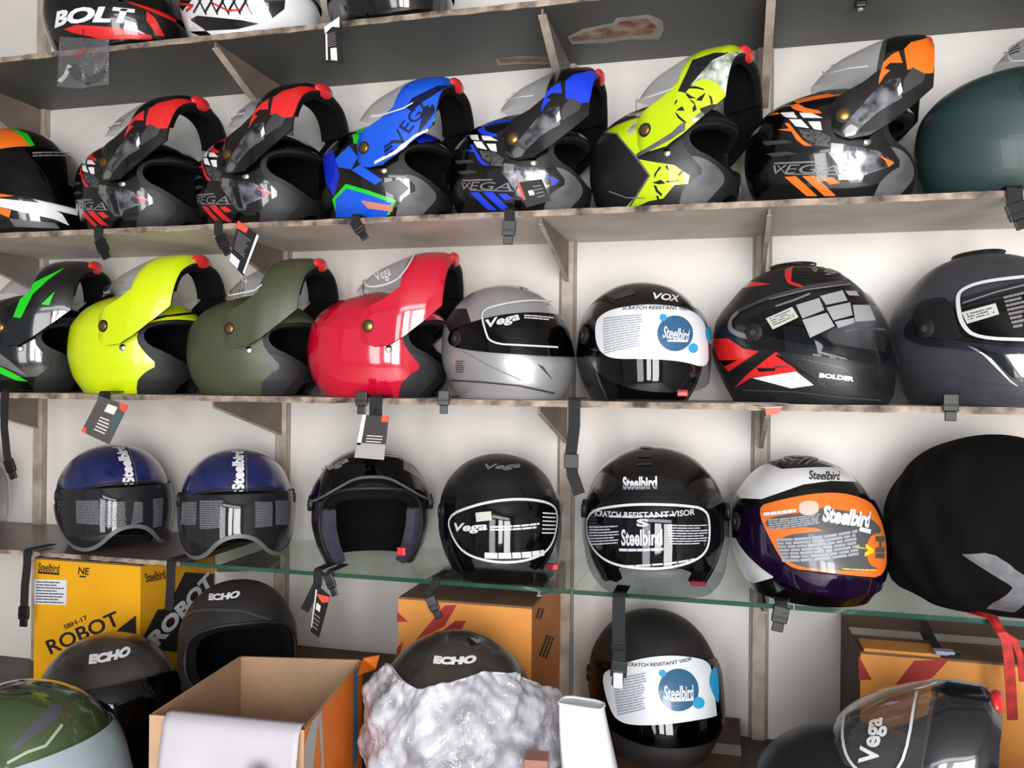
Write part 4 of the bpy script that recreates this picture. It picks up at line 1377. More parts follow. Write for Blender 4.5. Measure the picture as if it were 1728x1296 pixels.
# closed orange-white helmet at the edge of the photo
h1a, _, _ = closed_helmet('closed black, orange and white full-face helmet next to the red-black flip-up', 34, Z_ONE, 42, 'full', Y=-.17, sc=1.02, base=K_black, visor_mat=V_smoke, body=F_big, vbody=F_bigv, opening=F_bigport, visor=F_bigvis,
    shell_paint=[(cA((-60, 690), (40, 690), (130, 740), (170, 800), (0, 825), (-60, 810)), K_orange), (cA((30, 685), (150, 730), (190, 795), (165, 800), (120, 745)), K_green),
                 (cA((130, 1045), (200, 1060), (400, 1065), (430, 1180), (300, 1150), (180, 1090)), K_white), (cA((0, 1085), (230, 1110), (340, 1170), (380, 1235), (300, 1200), (120, 1160), (0, 1130)), K_white),
                 (cA((-40, 1020), (60, 1035), (100, 1070), (-40, 1080)), K_orange), (cA((0, 1130), (60, 1150), (50, 1190), (0, 1170)), K_orange),
                 (cA((50, 1195), (300, 1220), (330, 1250), (80, 1240)), K_padlight)],
    shell_marks=[mk_fill(cA((230, 915), (290, 903), (350, 925), (290, 955)), K_white)],
    visor_marks=[mk_bars([cA((175, 830))[0], cA((380, 830))[0], cA((390, 862))[0], cA((180, 862))[0]], 2, K_grey, .5, 0)])
# ------------------------------------------------------------------ glass shelf row
N_blue = mat('dark_blue_pearl_shell', (24, 30, 84), .24, coat=.8)
V_gog = clear('goggle_visor', (176, 178, 184), haze=.015)
J_gog = sym([(0, .152), (.07, .151), (.13, .148), (.185, .140), (.19, .105), (.172, .06), (.14, .02), (.10, .008), (.065, .018), (.035, .050), (.015, .060), (0, .062)])
def mk_mid(tx, s0, ln, w):
    """lettering running up the front centre line"""
    def fn(mb, pose, mi, off=.0015):
        P, T = unit(text2d(tx, bold=.05))
        decal(mb, pose.body, (np.stack([-P[:, 1] * w, s0 + (P[:, 0] + .5) * ln], 1), T), mi(K_white), 'mid', off)
    return fn
def mk_midbar(s0, ln, x, w):
    def fn(mb, pose, mi, off=.0014):
        P, T = line2d([(x, s0), (x, s0 + ln)], w)
        decal(mb, pose.body, (P, T), mi(K_padlight), 'mid', off)
    return fn
def blue_helmet(label, cx, delta, letters, shades):
    bl = [mk_bars(q, 16, mat('pale_visor_print', (132, 136, 146), .4), .4, .05, k) for k, q in enumerate(shades)]
    return closed_helmet(label, cx, Z_GLASS, delta, 'jet', Y=-.165, sc=.93, base=N_blue, visor=J_gog, visor_mat=V_gog,
        shell_marks=[mk_mid('Steelbird', .168, .128, .026), mk_midbar(.168, .128, .018, .003)], visor_marks=bl + [
            lambda mb, pose, mi, off: decal(mb, pose.body, line2d(round2d(J_gog[3:-3], 2, False), .009), mi(mat('grey_rubber_visor_edge', (96, 94, 94), .4)), 'cyl', off + .0004)])
cS = crop(90, 730, 4.1143)
h3a, _, _ = blue_helmet('dark blue open-face helmet above the yellow box, beneath the hanging tag', 192, 14, (cS((565, 385))[0], cS((415, 85))[0], 21, cS((612, 380))[0], cS((530, 130))[0]),
                        [cS((160, 470), (320, 470), (330, 640), (165, 630)), cS((330, 475), (500, 480), (510, 670), (335, 650)), cS((560, 480), (620, 480), (620, 620), (540, 640)), cS((690, 460), (760, 450), (750, 650), (690, 660))])
h3b, _, _ = blue_helmet('dark blue open-face helmet turned straight to the viewer beside the bracket', 400, 1, (cS((1240, 480))[0], cS((1240, 118))[0], 20, cS((1290, 470))[0], cS((1288, 130))[0]),
                        [cS((900, 480), (1000, 480), (1000, 640), (890, 640)), cS((1020, 470), (1180, 470), (1190, 660), (1020, 670)), cS((1400, 480), (1520, 480), (1520, 650), (1400, 660)), cS((1540, 470), (1630, 470), (1630, 640), (1540, 640))])
K_film2 = mat('pale_printed_lines', (170, 168, 172), .35)
M_open = mat('satin_black_shell', (18, 17, 19), .28, coat=.4)
# open face with the visor pushed up
J_wide = sym([(0, .172), (.06, .168), (.10, .152), (.120, .12), (.122, .06), (.112, .0), (.105, -.05), (0, -.05)])
J_upvis = sym([(0, .236), (.06, .230), (.12, .215), (.165, .180), (.175, .150), (.168, .132), (.12, .140), (.07, .168), (.035, .188), (0, .192)])
h3c, p3c, v3c = closed_helmet('black open-face helmet with its clear visor pushed up on the glass shelf', 626, Z_GLASS, 1, 'jet', Y=-.17, base=M_open, opening=J_wide, visor=J_upvis, sc=.97,
    visor_mat=V_tint, visor_marks=[
        (lambda mb, pose, mi, off: decal(mb, pose.body, line2d(round2d([(-.165, .135), (-.12, .142), (-.07, .170), (-.035, .190), (0, .194), (.035, .190), (.07, .170), (.12, .142), (.165, .135)], 2, False), .005), mi(K_padlight), 'cyl', off + .0004)),
        mk_text('Vega', (545, 797), (589, 776), 12, K_grey, .03, .2), mk_bars([(649, 763), (673, 765), (672, 773), (649, 771)], 2, K_film2, .5, 0), mk_bars([(679, 770), (690, 782), (712, 812), (680, 792)], 7, K_film2, .35, 0)])
K_cheek = mat('slate_cheek_pad_cloth', (66, 64, 80), .8, var=.15, scale=40, bump=.1, bscale=400)
for sd in (-1, 1):
    sk = JB.mesh(110, 56)
    sk.clip(round2d([(sd * .088, -.02), (sd * .094, .10), (sd * .100, .125), (sd * .119, .118), (sd * .120, .06), (sd * .110, -.02)], 1), 'cyl')
    sk.solid(-.004, .022, 0, 0).build('cheek_pad', K_cheek, h3c, smooth=60)
CLEAR_LONG = sym([(0, .186), (.07, .183), (.13, .168), (.175, .145), (.185, .112), (.172, .07), (.15, .03), (.11, .004), (.05, -.004), (0, -.006)])
V_over = clear('clear_visor_over_black', (222, 224, 228))
cJ, cK, cL = crop(460, 640), crop(860, 640), crop(1248, 640)
K_film = mat('pale_printed_lettering', (188, 188, 200), .35)
h3d, _, _ = closed_helmet('matt black open-face helmet with clear outlined visor above the orange carton', 842, Z_GLASS, 13, 'jet', Y=-.165, sc=.95, base=K_matt, visor=CLEAR_LONG, visor_mat=V_over,
    shell_marks=[mk_text('Vega', cJ((1160, 485))[0], cJ((1350, 475))[0], 12, K_grey, .03, .2)],
    visor_marks=[mk_line(round2d(cJ((950, 750), (1100, 690), (1250, 660), (1400, 655), (1530, 680), (1560, 740), (1540, 880), (1480, 960), (1350, 1000), (1200, 1000), (1060, 960), (990, 880)), 2), 4, K_visorline, True),
                 mk_fill(cJ((1110, 730), (1195, 722), (1200, 770), (1115, 780)), MATS['pale_barcode_label']), mk_text('Vega', cJ((995, 815))[0], cJ((1175, 808))[0], 18, K_visorline, .03, .2),
                 mk_bars(cJ((1190, 800), (1460, 780), (1460, 815), (1190, 830)), 2, K_visorline, .6, .1), mk_bars(cJ((1475, 720), (1550, 725), (1545, 850), (1470, 850)), 6, K_visorline, .35, .1),
                 mk_bars(cJ((1160, 945), (1480, 930), (1485, 965), (1160, 980)), 1, K_visorline, .9, 0)])
h3e, _, _ = closed_helmet('gloss black open-face helmet with scratch resistant print across its clear visor', 1104, Z_GLASS, 4, 'jet', Y=-.17, sc=1.055, base=K_black, visor=CLEAR_LONG, visor_mat=V_over,
    shell_marks=[mk_text('Steelbird', cK((622, 570))[0], cK((806, 567))[0], 22, K_white, .04), mk_line(cK((680, 380), (720, 372), (780, 380)), 2, K_grey), mk_line(cK((700, 425), (770, 425)), 2, K_darkgrey), mk_line(cK((695, 470), (780, 465)), 2, K_darkgrey)],
    visor_marks=[mk_line(round2d(cK((430, 720), (600, 690), (750, 683), (950, 690), (1080, 710), (1095, 830), (1080, 940), (1000, 1000), (850, 1035), (700, 1035), (560, 1010), (470, 950), (420, 850)), 2), 3.5, K_visorline, True),
                 mk_text('SCRATCH RESISTANT VISOR', cK((465, 730))[0], cK((1010, 725))[0], 10, K_film, .02), mk_bars(quad(cK((550, 750))[0], cK((900, 742))[0], 4), 1, K_film, .8, 0),
                 mk_text('S', cK((695, 785))[0], cK((760, 785))[0], 13, K_film, .05), mk_text('Steelbird', cK((612, 865))[0], cK((835, 862))[0], 28, K_film, .03),
                 mk_bars(cK((435, 800), (600, 795), (600, 900), (440, 910)), 7, K_film, .4, .3), mk_bars(cK((860, 790), (1085, 790), (1080, 900), (870, 905)), 8, K_film, .4, .3),
                 mk_bars(quad(cK((600, 932))[0], cK((840, 928))[0], 5), 1, K_film, .9, 0), mk_bars(cK((600, 1015), (1010, 975), (1015, 990), (610, 1028)), 1, K_film, .7, 0)])
O_film = mat('orange_film', (232, 118, 44), .22, coat=.7)
DG_film = mat('dark_grey_film_print', (84, 84, 86), .3, coat=.5)
V_iris = mat('purple_mirror_visor', (34, 14, 54), .06, metal=.6, coat=1.0)
h3f, _, _ = closed_helmet('white and black helmet with orange and grey visor film beside the black bag', 1355, Z_GLASS, 30, 'full', Y=-.17, sc=.965, base=K_black, visor_mat=V_iris, opening=F_port,
    visor=sym([(0, .188), (.07, .185), (.13, .175), (.19, .155), (.215, .13), (.20, .09), (.14, .05), (.07, .026), (0, .022)]),
    shell_paint=[(cL((0, 650), (-40, 560), (60, 470), (160, 460), (230, 490), (420, 480), (580, 480), (640, 560), (500, 555), (350, 575), (220, 620), (120, 655)), W_base),
                 (cL((-70, 870), (30, 865), (120, 960), (185, 1085), (80, 1115), (-20, 1070), (-70, 1000)), W_base)],
    shell_marks=[mk_text('Steelbird', cL((380, 525))[0], cL((545, 530))[0], 15, K_darkgrey, .02)] + [mk_line(cL((200 + 40 * k, 470), (260 + 40 * k, 400 + 4 * k)), 2, K_grey) for k in range(5)],
    sticker=(cL((90, 700), (200, 665), (400, 625), (560, 620), (700, 660), (750, 720), (800, 860), (800, 1085), (640, 1075), (420, 1050), (260, 1030), (180, 900)), O_film,
             (cL((135, 755), (430, 720), (440, 700), (700, 740), (790, 840), (700, 850), (680, 1010), (460, 795), (160, 830)), DG_film),
             (cL((190, 860), (450, 830), (680, 800), (690, 1015), (780, 1040), (560, 1050), (260, 1020)), DG_film),
             (cL((320, 670), (430, 665), (435, 740), (330, 750)), mat('pale_pink_label', (206, 188, 176), .5))),
    sticker_marks=[mk_bars(cL((135, 730), (310, 710), (310, 730), (135, 750)), 1, W_film, .9, 0), mk_bars(cL((160, 765), (440, 735), (440, 790), (170, 825)), 5, G_film, .7, .05), mk_text('Steelbird', cL((455, 735))[0], cL((705, 770))[0], 28, W_film, .05),
                   mk_bars(cL((200, 870), (640, 820), (660, 960), (240, 1000)), 7, G_film, .75, .05), mk_bars(quad(cL((650, 820))[0], cL((710, 835))[0], 8), 1, W_film, .9, 0),
                   mk_text('>', cL((680, 935))[0], cL((725, 940))[0], 22, mat('yellow_arrow_print', (222, 204, 40), .4), .06), mk_bars(quad(cL((635, 920))[0], cL((680, 925))[0], 2), 1, MATS['yellow_arrow_print'], .9, 0),
                   mk_bars(quad(cL((560, 1035))[0], cL((740, 1040))[0], 2), 1, MATS['yellow_arrow_print'], .9, 0), mk_text('IH', cL((760, 980))[0], cL((760, 860))[0], 14, DG_film, .06)])

for hh, m, L in ((h2g, K_black, .050), (h2h, K_matt, .050)):
    mb = MB()
    for sd in (-1, 0, 1):
        mb.ellipsoid((-.020, sd * .020, .262 - .004 * abs(sd)), L * (1 - .25 * abs(sd)), .009, .009)
    mb.build('crown_vent', m, hh, smooth=60)
# ------------------------------------------------------------------ helmet bag on the glass shelf
BAGM = mat('black_bag_cloth', (9, 9, 11), .9, var=.3, scale=12, bump=.3, bscale=160, spec=.15)
GREYCL = mat('grey_reflective_cloth', (112, 112, 118), .7, var=.15, scale=60)
BAGB = Body(.292, [(0, -.10), (.04, -.145), (.12, -.162), (.2, -.142), (.255, -.106), (.28, -.06)], [(0, .10), (.04, .145), (.12, .162), (.2, .142), (.255, .106), (.28, .06)],
            [(0, .115), (.04, .160), (.12, .176), (.2, .154), (.255, .112), (.28, .064)], n=2.5, xtop=0)
def bag():
    Y, cx = -.185, 1682
    X = 0
    for _ in range(5):
        yaw = view_yaw(X, Y, R(8)); X = solve_x(cx, Y, Z_GLASS, yaw, 1, (0, 0, .12))
    t = thing('helmet_bag', 'black fabric helmet bag with grey cross emblem at the end of the glass shelf', 'bag', (X, Y, Z_GLASS + .0015), yaw)
    pose = Pose(t, BAGB)
    def folds(P, U):
        a = U[:, 0] / RC
        return np.clip((.292 - P[:, 2]) / .08, 0, 1) * np.clip(P[:, 2] / .03, 0, 1) * (.006 * np.sin(3 * a + 6 * P[:, 2]) * np.sin(9 * P[:, 2] + 1) + .004 * np.sin(7 * a - 24 * P[:, 2]) + .003 * np.sin(13 * a + 40 * P[:, 2]) - .004 * np.exp(-((a - .5 - P[:, 2]) / .12) ** 2))
    sk = BAGB.mesh()
    b1 = cL((1215, 955), (1340, 945), (1400, 962), (1600, 1105), (1640, 1060), (1740, 1060), (1660, 1160), (1740, 1262), (1640, 1262), (1580, 1200), (1500, 1272), (1350, 1265), (1420, 1210), (1495, 1140), (1330, 1030))
    sk.paint(pose.outline(b1, 5), 1, 'cyl')
    sk.solid(0, .003, 0, 0, push=folds).build('bag_body', [BAGM, GREYCL], t, smooth=60)
    I = world_to(t)
    pts = [at_y(x, y, -.335) for x, y in ((1690, 1068), (1697, 1078), (1702, 1110), (1706, 1160), (1709, 1215))]
    rd = mat('red_ribbon_cloth', (206, 44, 40), .6, var=.3, scale=60)
    MB().ribbon([Vector((pts[0].x - .03, -.278, Z_GLASS + .004)), Vector((pts[0].x - .006, -.303, Z_GLASS + .004))] + pts, (1, .2, 0), .016, .0015).build('drawstring', rd, t, smooth=40, T=I)
    pts2 = [at_y(x, y, -.333) for x, y in ((1692, 1068), (1712, 1082), (1722, 1110), (1726, 1150))]
    MB().ribbon([Vector((pts2[0].x - .02, -.278, Z_GLASS + .006)), Vector((pts2[0].x - .004, -.303, Z_GLASS + .006))] + pts2, (1, .3, 0), .011, .0015).build('drawstring', rd, t, smooth=40, T=I)
    return t
bag_t = bag()

# ------------------------------------------------------------------ cartons on the base
K_yel = mat('yellow_carton', (240, 172, 12), .5, var=.06, scale=8)
K_org = mat('orange_carton', (226, 150, 66), .6, var=.08, scale=9)
K_tan = mat('brown_carton_inside', (188, 152, 120), .75, var=.1, scale=10)
K_brn = mat('brown_kraft_carton', (122, 92, 66), .75, var=.15, scale=8)
K_dkb = mat('dark_brown_carton', (84, 56, 42), .7, var=.2, scale=8)
K_redc = mat('dark_red_carton_print', (168, 44, 36), .6, var=.1, scale=14)
K_ink = mat('black_ink', (26, 22, 22), .6)
K_tape = clear('packing_tape', (214, 196, 168), haze=.2, rough=.15, hazecol=(190, 160, 120))
def at_x(px, py, X):
    d = ray(px, py)
    return CAM + d * ((X - CAM.x) / d.x)
def carton(name, label, x0, x1, yf, yb, z0, z1, body, top, marks_front=(), marks_side=(), flap=True, side=None, rot=0.0):
    """closed carton: shell, two top flaps, tape; the printed marks are part of the shell"""
    t = thing(name, label, 'carton', ((x0 + x1) / 2, (yf + yb) / 2, z0), rot)
    I = world_to(t)
    mats = [body]
    def mi(m):
        if m not in mats: mats.append(m)
        return mats.index(m)
    mb = MB().box((x0, yf, z0), (x1, yb, z1 - .004), 0)
    if side:
        mb.prism([(x1, yf, z0), (x1, yb, z0), (x1, yb, z1 - .004), (x1, yf, z1 - .004)], (.0002, 0, 0), mi(side))
    for lvl, (A, m) in enumerate(marks_front):
        P, T = A
        if callable(P): P, T = P(lambda px, py: at_y(px, py, yf))
        mb.add([(p[0], yf - .0004 - .0002 * (lvl % 4), p[1]) for p in P], [tuple(int(i) for i in k) for k in T], mi(m))
    for lvl, (A, m) in enumerate(marks_side):
        P, T = A
        mb.add([(x1 + .0006 + .0002 * (lvl % 4), p[0], p[1]) for p in P], [tuple(int(i) for i in k) for k in T], mi(m))
    mb.build('carton_body', mats, t, T=I)
    if flap:
        ym = (yf + yb) / 2
        for a, b in ((yf, ym - .001), (ym + .001, yb)):
            MB().box((x0, a, z1 - .004), (x1, b, z1)).build('top_flap', top, t, bevel=.001, T=I)
        MB().box((x0, ym - .024, z1), (x1, ym + .024, z1 + .0004)).build('tape', K_tape, t, T=I)
    return t
def pf(yf, pts):                                   # pixels -> front face metres
    return np.array([(at_y(x, y, yf).x, at_y(x, y, yf).z) for x, y in pts])
def ps(X, pts):
    return np.array([(min(at_x(x, y, X).y, -.0125), at_x(x, y, X).z) for x, y in pts])
def flat(P):
    return poly2d(P, .2)
def quadmap(PT, c):
    P, T = unit(PT)
    tl, tr, br, bl = c
    u, v = P[:, :1] + .5, P[:, 1:] + .5
    return (bl * (1 - u) + br * u) * (1 - v) + (tl * (1 - u) + tr * u) * v, T
cM, cN, cO, cP = crop(0, 896), crop(460, 896), crop(860, 896), crop(1248, 896)
# yellow carton
yf = -.275
xa, xb = at_y(58, 1000, yf).x, at_y(237, 1000, yf).x
zt = at_y(140, 946, yf).z
ftxt = lambda s, L, Rr, h, b=.02: quadmap(text2d(s, bold=b), pf(yf, quad(cM(L)[0], cM(Rr)[0], h)))
stxt = lambda s, L, Rr, h, b=.02: quadmap(text2d(s, bold=b), ps(xb, quad(cM(L)[0], cM(Rr)[0], h)))
carton('helmet_carton', 'yellow and black helmet carton under the first blue helmet', xa, xb, yf, -.012, Z_BASE, zt, K_yel, K_brn,
    marks_front=[(flat(pf(yf, cM((655, 530), (745, 460), (745, 640), (560, 640)))), K_ink),
                 (ftxt('Steelbird', (210, 195), (325, 205), 13), K_ink), (quadmap(bars2d(-.5, .5, -.5, .5, 1, .4, 0, 1), pf(yf, quad(cM((210, 225))[0], cM((325, 235))[0], 4))), K_ink),
                 (ftxt('NE', (430, 215), (488, 222), 12), K_ink), (quadmap(bars2d(-.5, .5, -.5, .5, 1, .5, 0, 1), pf(yf, quad(cM((435, 248))[0], cM((470, 250))[0], 3))), K_ink),
                 (flat(pf(yf, cM((190, 264), (366, 268), (364, 406), (188, 398)))), W_film), (quadmap(bars2d(-.5, .5, -.5, .5, 8, .4, .3, 5), pf(yf, cM((200, 275), (350, 280), (350, 395), (198, 390)))), K_darkgrey),
                 (ftxt('SBH-17', (352, 528), (478, 470), 8), K_ink), (ftxt('ROBOT', (262, 640), (648, 472), 25), K_ink)],
    marks_side=[(flat(ps(xb, cM((770, 600), (860, 430), (910, 425), (1010, 225), (1250, 205), (1250, 640), (770, 640)))), K_ink),
                (stxt('Steelbird', (792, 258), (900, 235), 16), K_ink), (stxt('ROBOT', (830, 610), (1165, 250), 26, .05), K_white)])
# orange carton in the middle
yo = -.298
xa, xb = at_y(672, 1060, yo).x, at_y(897, 1060, yo).x
zt = at_y(790, 1016, yo).z
carton('helmet_carton', 'orange helmet carton with dark red bands behind the dusty helmet in plastic', xa, xb, yo, -.02, Z_BASE, zt, K_org, K_brn,
    marks_front=[(flat(pf(yo, cN((680, 440), (742, 496), (680, 497)))), K_redc), (flat(pf(yo, cN((680, 720), (940, 408), (1008, 404), (940, 520), (790, 600), (700, 720)))), K_redc), (flat(pf(yo, cN((900, 570), (1000, 490), (1060, 490), (1030, 540)))), K_redc),
                 (flat(pf(yo, cN((680, 640), (715, 600), (700, 660), (680, 690)))), K_redc)],
    marks_side=[(quadmap(bars2d(-.5, .5, -.5, .5, 3, .6, .3, 8), ps(xb, quad(cN((1475, 690))[0], cN((1520, 570))[0], 14))), K_ink), (quadmap(bars2d(-.5, .5, -.5, .5, 2, .6, .2, 2), ps(xb, quad(cN((1450, 480))[0], cN((1470, 420))[0], 10))), K_dkb)], side=mat('orange_carton_side', (196, 120, 56), .6, var=.1, scale=9))
# big carton at the right end
yr = -.27
xa, xb = at_y(1452, 1130, yr).x, 1.18
zt = at_y(1560, 1108, yr).z
ct = carton('helmet_carton', 'wide orange helmet carton with dark red bands beneath the black fabric bag', xa, xb, yr, -.02, Z_BASE, zt, K_org, K_brn,
    marks_front=[(flat(pf(yr, cP((650, 680), (722, 812), (652, 815)))), K_redc), (flat(pf(yr, cP((835, 862), (955, 708), (1145, 702), (1065, 790), (960, 866)))), K_redc),
                 (flat(pf(yr, cP((1060, 880), (1120, 812), (1218, 824), (1150, 905)))), K_redc), (flat(pf(yr, cP((1185, 950), (1230, 898), (1315, 910), (1262, 950)))), K_redc)])
I = world_to(ct)
MB().box((xa + .005, yr - .001, zt), (xa + .125, yr + .06, zt + .006)).build('folded_flap', K_org, ct, bevel=.002, T=I)
MB().prism([(xa - .0004, yr, Z_BASE), (xa - .0004, -.02, Z_BASE), (xa - .0004, -.02, zt), (xa - .0004, yr, zt)], (.0003, 0, 0)).build('end_panel', K_dkb, ct, T=I)
# loose strap on it
t = thing('loose_strap', 'short dark strap with pale buckle lying on the wide orange carton', 'strap', at_y(1585, 1090, -.2))
I = world_to(t)
zz = zt + .009
pts = [at_z(x, y, zz) for x, y in ((1558, 1048), (1566, 1066), (1578, 1088), (1592, 1103), (1620, 1106))]
MB().ribbon(pts, (1, .4, 0), .014, .002).build('webbing', K_strap, t, smooth=40, T=I)
p = at_z(1594, 1102, zz)
MB().box((p.x - .016, p.y - .010, zz - .002), (p.x + .014, p.y + .010, zz + .005)).build('buckle', mat('pale_blue_buckle', (150, 158, 182), .3, coat=.4), t, bevel=.002, T=I)
# low cartons lying on the base
ZL = EYE - .62
low = carton('flat_carton', 'low brown carton lying behind the open box beside the large orange carton', -.99, at_y(668, 1100, -.10).x - .02, -.475, -.012, Z_BASE, ZL, K_brn, K_dkb)
xr0, xr1 = -.205, .033
ZD = EYE - .685
carton('flat_carton', 'low brown carton lying under the helmet with white visor film', xr0 + .01, xr1, -.33, -.012, Z_BASE, ZD, K_dkb, K_dkb)
ZK = EYE - .67
xk0, xk1 = at_y(640, 1200, -.55).x, -.255
t = thing('flat_case', 'flat black case under the dusty helmet in plastic', 'case', ((xk0 + xk1) / 2, -.48, Z_BASE))
h = (xk1 - xk0) / 2
MB().box((-h, -.15, 0), (h, .145, .048)).build('case_body', K_matt, t, bevel=.004)
MB().box((-h - .001, -.151, .0482), (h + .001, .146, .0545)).build('case_lid', K_rubber, t, bevel=.002)
MB().box((-h + .004, -.1525, .046), (h - .004, -.1512, .0485)).build('lid_seam', K_padlight, t)
p = at_y(906, 1275, -.63)
t = thing('small_box', 'small red and brown box standing in front of the flat black case', 'box', (p.x, -.63, Z_BASE), R(8))
hz = at_y(906, 1280, -.64).z - Z_BASE
MB().box((-.016, -.016, 0), (.016, .016, hz * .82)).build('box_body', K_redc, t, bevel=.001)
MB().box((-.0168, -.0168, hz * .82), (.0168, .0168, hz)).build('box_lid', mat('dusty_brown_card', (150, 104, 92), .7), t, bevel=.001)

# ------------------------------------------------------------------ open carton with the white sheet
ZR = EYE - .478
BLp, BRp, FRp, FLp = [at_z(x, y, ZR) for x, y in ((405, 1107), (612, 1113), (513, 1232), (252, 1206))]
t = thing('open_carton', 'open brown carton with orange printed side and white sheet over its front', 'carton', ((BLp + BRp + FRp + FLp) / 4).xy.to_3d() + Vector((0, 0, Z_BASE)))
I = world_to(t)
def wall(a, b, m, zt0=0.0, zt1=0.0, th=.004, name='panel', marks=(), mm=(), out=None):
    a, b = Vector(a), Vector(b)
    d = (b - a).normalized(); n = Vector((-d.y, d.x, 0)) * th
    z0 = Vector((0, 0, Z_BASE))
    pts = [Vector((a.x, a.y, Z_BASE)), Vector((b.x, b.y, Z_BASE)), Vector((b.x, b.y, ZR + zt1)), Vector((a.x, a.y, ZR + zt0))]
    mb = MB().prism(pts, n, 0)
    ms = [m]
    if out:
        o = -n.normalized() * .0005
        mb.prism([p + o for p in pts], -o * .6, 1); ms.append(out)
        for k, (pl, mat2) in enumerate(marks):
            ms.append(mat2)
            q = [a + d * (u * (b - a).length) + Vector((0, 0, (Z_BASE - a.z) + v * (ZR - Z_BASE))) - n.normalized() * (.001 + .0002 * k) for u, v in pl]
            P2, T2 = flat(np.array(pl))
            mb.add([a + d * (u * (b - a).length) + Vector((0, 0, (Z_BASE - a.z) + v * (ZR - Z_BASE))) - n.normalized() * (.001 + .0002 * k) for u, v in P2], [tuple(int(i) for i in k2) for k2 in T2], len(ms) - 1)
    return mb.build(name, ms, t, T=I)
K_prt = mat('bright_orange_carton_print', (226, 116, 30), .5, var=.08, scale=8)
K_gprt = mat('grey_carton_print', (168, 164, 166), .5)
K_bprt = mat('blue_carton_print', (62, 112, 160), .5)
wall(BRp, BLp, K_tan, name='back_panel')
wall(BLp, FLp, K_tan, name='left_panel')
wall(FLp, FRp, K_tan, name='front_panel')
wall(FRp, BRp, K_tan, name='printed_panel', out=K_prt, marks=[([(.10, 1.0), (.24, 1.0), (.40, .0), (.0, .0), (.0, .92)], K_gprt), ([(.12, .72), (.20, .96), (.25, .70), (.16, .50)], K_prt), ([(.80, 1.0), (.88, 1.0), (.88, .35), (.80, .35)], K_bprt), ([(.35, .0), (1, .0), (1, .22), (.6, .12)], mat('slate_print', (84, 88, 96), .5))])
MB().prism([(p.x, p.y, Z_BASE + .001) for p in (BLp, BRp, FRp, FLp)], (0, 0, .004)).build('bottom', K_tan, t, T=I)
# raised corner flap at the back
c0, c1 = Vector((BRp.x, BRp.y, ZR)), at_z(640, 1108, ZR + .004)
MB().prism([c0, c1, at_y(634, 1130, c1.y), Vector((BRp.x + .012, BRp.y - .05, ZR - .01))], (0, .003, .002)).build('corner_flap', K_prt, t, T=I)
# the white sheet draped over the front edge
t2 = thing('paper_sheet', 'white paper sheet draped over the front of the open carton', 'paper', FLp.lerp(FRp, .5))
I2 = world_to(t2)
v, f, NU, NV = [], [], 24, 18
d = (FRp - FLp).normalized(); out = Vector((d.y, -d.x, 0))
rnd = random.Random(4)
for j in range(NV + 1):
    for i in range(NU + 1):
        u = -.02 + 1.0 * i / NU
        s = j / NV
        p = FLp + d * ((FRp - FLp).length * (.13 + .87 * u + .02 * s))
        if s < .12: q = p - out * (.012 - .1 * s) + Vector((0, 0, .004))
        else:
            h_ = (s - .12) / .88
            q = p + out * (.006 + .03 * math.sin(h_ * 1.4) + .006 * math.sin(5 * u + 6 * h_) * h_ + .004 * math.sin(13 * u) * h_) + Vector((0, 0, .004 - .185 * h_))
        v.append(q)
for j in range(NV):
    for i in range(NU): f.append((j * (NU + 1) + i, j * (NU + 1) + i + 1, (j + 1) * (NU + 1) + i + 1, (j + 1) * (NU + 1) + i))
o = MB().add(v, f).build('sheet', mat('white_paper', (178, 174, 182), .55, var=.03, scale=6, bump=.08, bscale=9), t2, smooth=80, T=I2)
sd = o.modifiers.new('thickness', 'SOLIDIFY'); sd.thickness = .0012
p = at_z(467, 1258, ZR)
bl = (FRp - FLp)
q0 = FLp + d * (bl.length * .80) + out * .041 + Vector((0, 0, -.055))
P, T = poly2d(round2d([(-.02, .012), (0, .018), (.018, .01), (.012, -.012), (.004, -.03), (-.012, -.02)], 2), .01)
MB().add([q0 + d * a + Vector((0, 0, b)) + out * (.003 - .15 * b) for a, b in P], [tuple(int(i) for i in k) for k in T]).build('brown_smudge', mat('brown_smudge', (150, 122, 108), .6, scale=60, c2=(208, 200, 204)), t2, T=I2)

# ------------------------------------------------------------------ helmets standing on the base
V_blk = clear('black_tinted_visor', (62, 62, 74), rough=.05)
K_dust = mat('dusty_black_shell', (26, 25, 25), .32, coat=.3, scale=16, c2=(74, 68, 62))
K_brush = mat('worn_dull_black_shell', (40, 36, 34), .6, scale=14, c2=(26, 24, 24), bump=.04)
h4a, _, _ = closed_helmet('dusty black helmet with dark visor in front of the yellow carton', 184, Z_BASE, 18, 'jet', Y=-.43, sc=.96, base=K_dust, visor=CLEAR_LONG, visor_mat=V_blk,
    shell_marks=[mk_text('ECHO', cM((480, 705))[0], cM((708, 655))[0], 17, K_white, .08, .25)])
h4b, _, _ = closed_helmet('dusty black helmet without a visor behind the open carton', 402, ZL, 6, 'full', Y=-.325, sc=.88, base=K_brush, visor=[], hinge=False,
    opening=sym([(0, .190), (.05, .188), (.10, .174), (.13, .15), (.14, .11), (.13, .07), (.09, .055), (0, .05)]),
    shell_marks=[mk_text('ECHO', cM((1140, 362))[0], cM((1312, 345))[0], 12, K_white, .06, .25), mk_line(cM((1000, 480), (1060, 440), (1160, 432), (1330, 440), (1480, 490)), 4, K_darkgrey)])
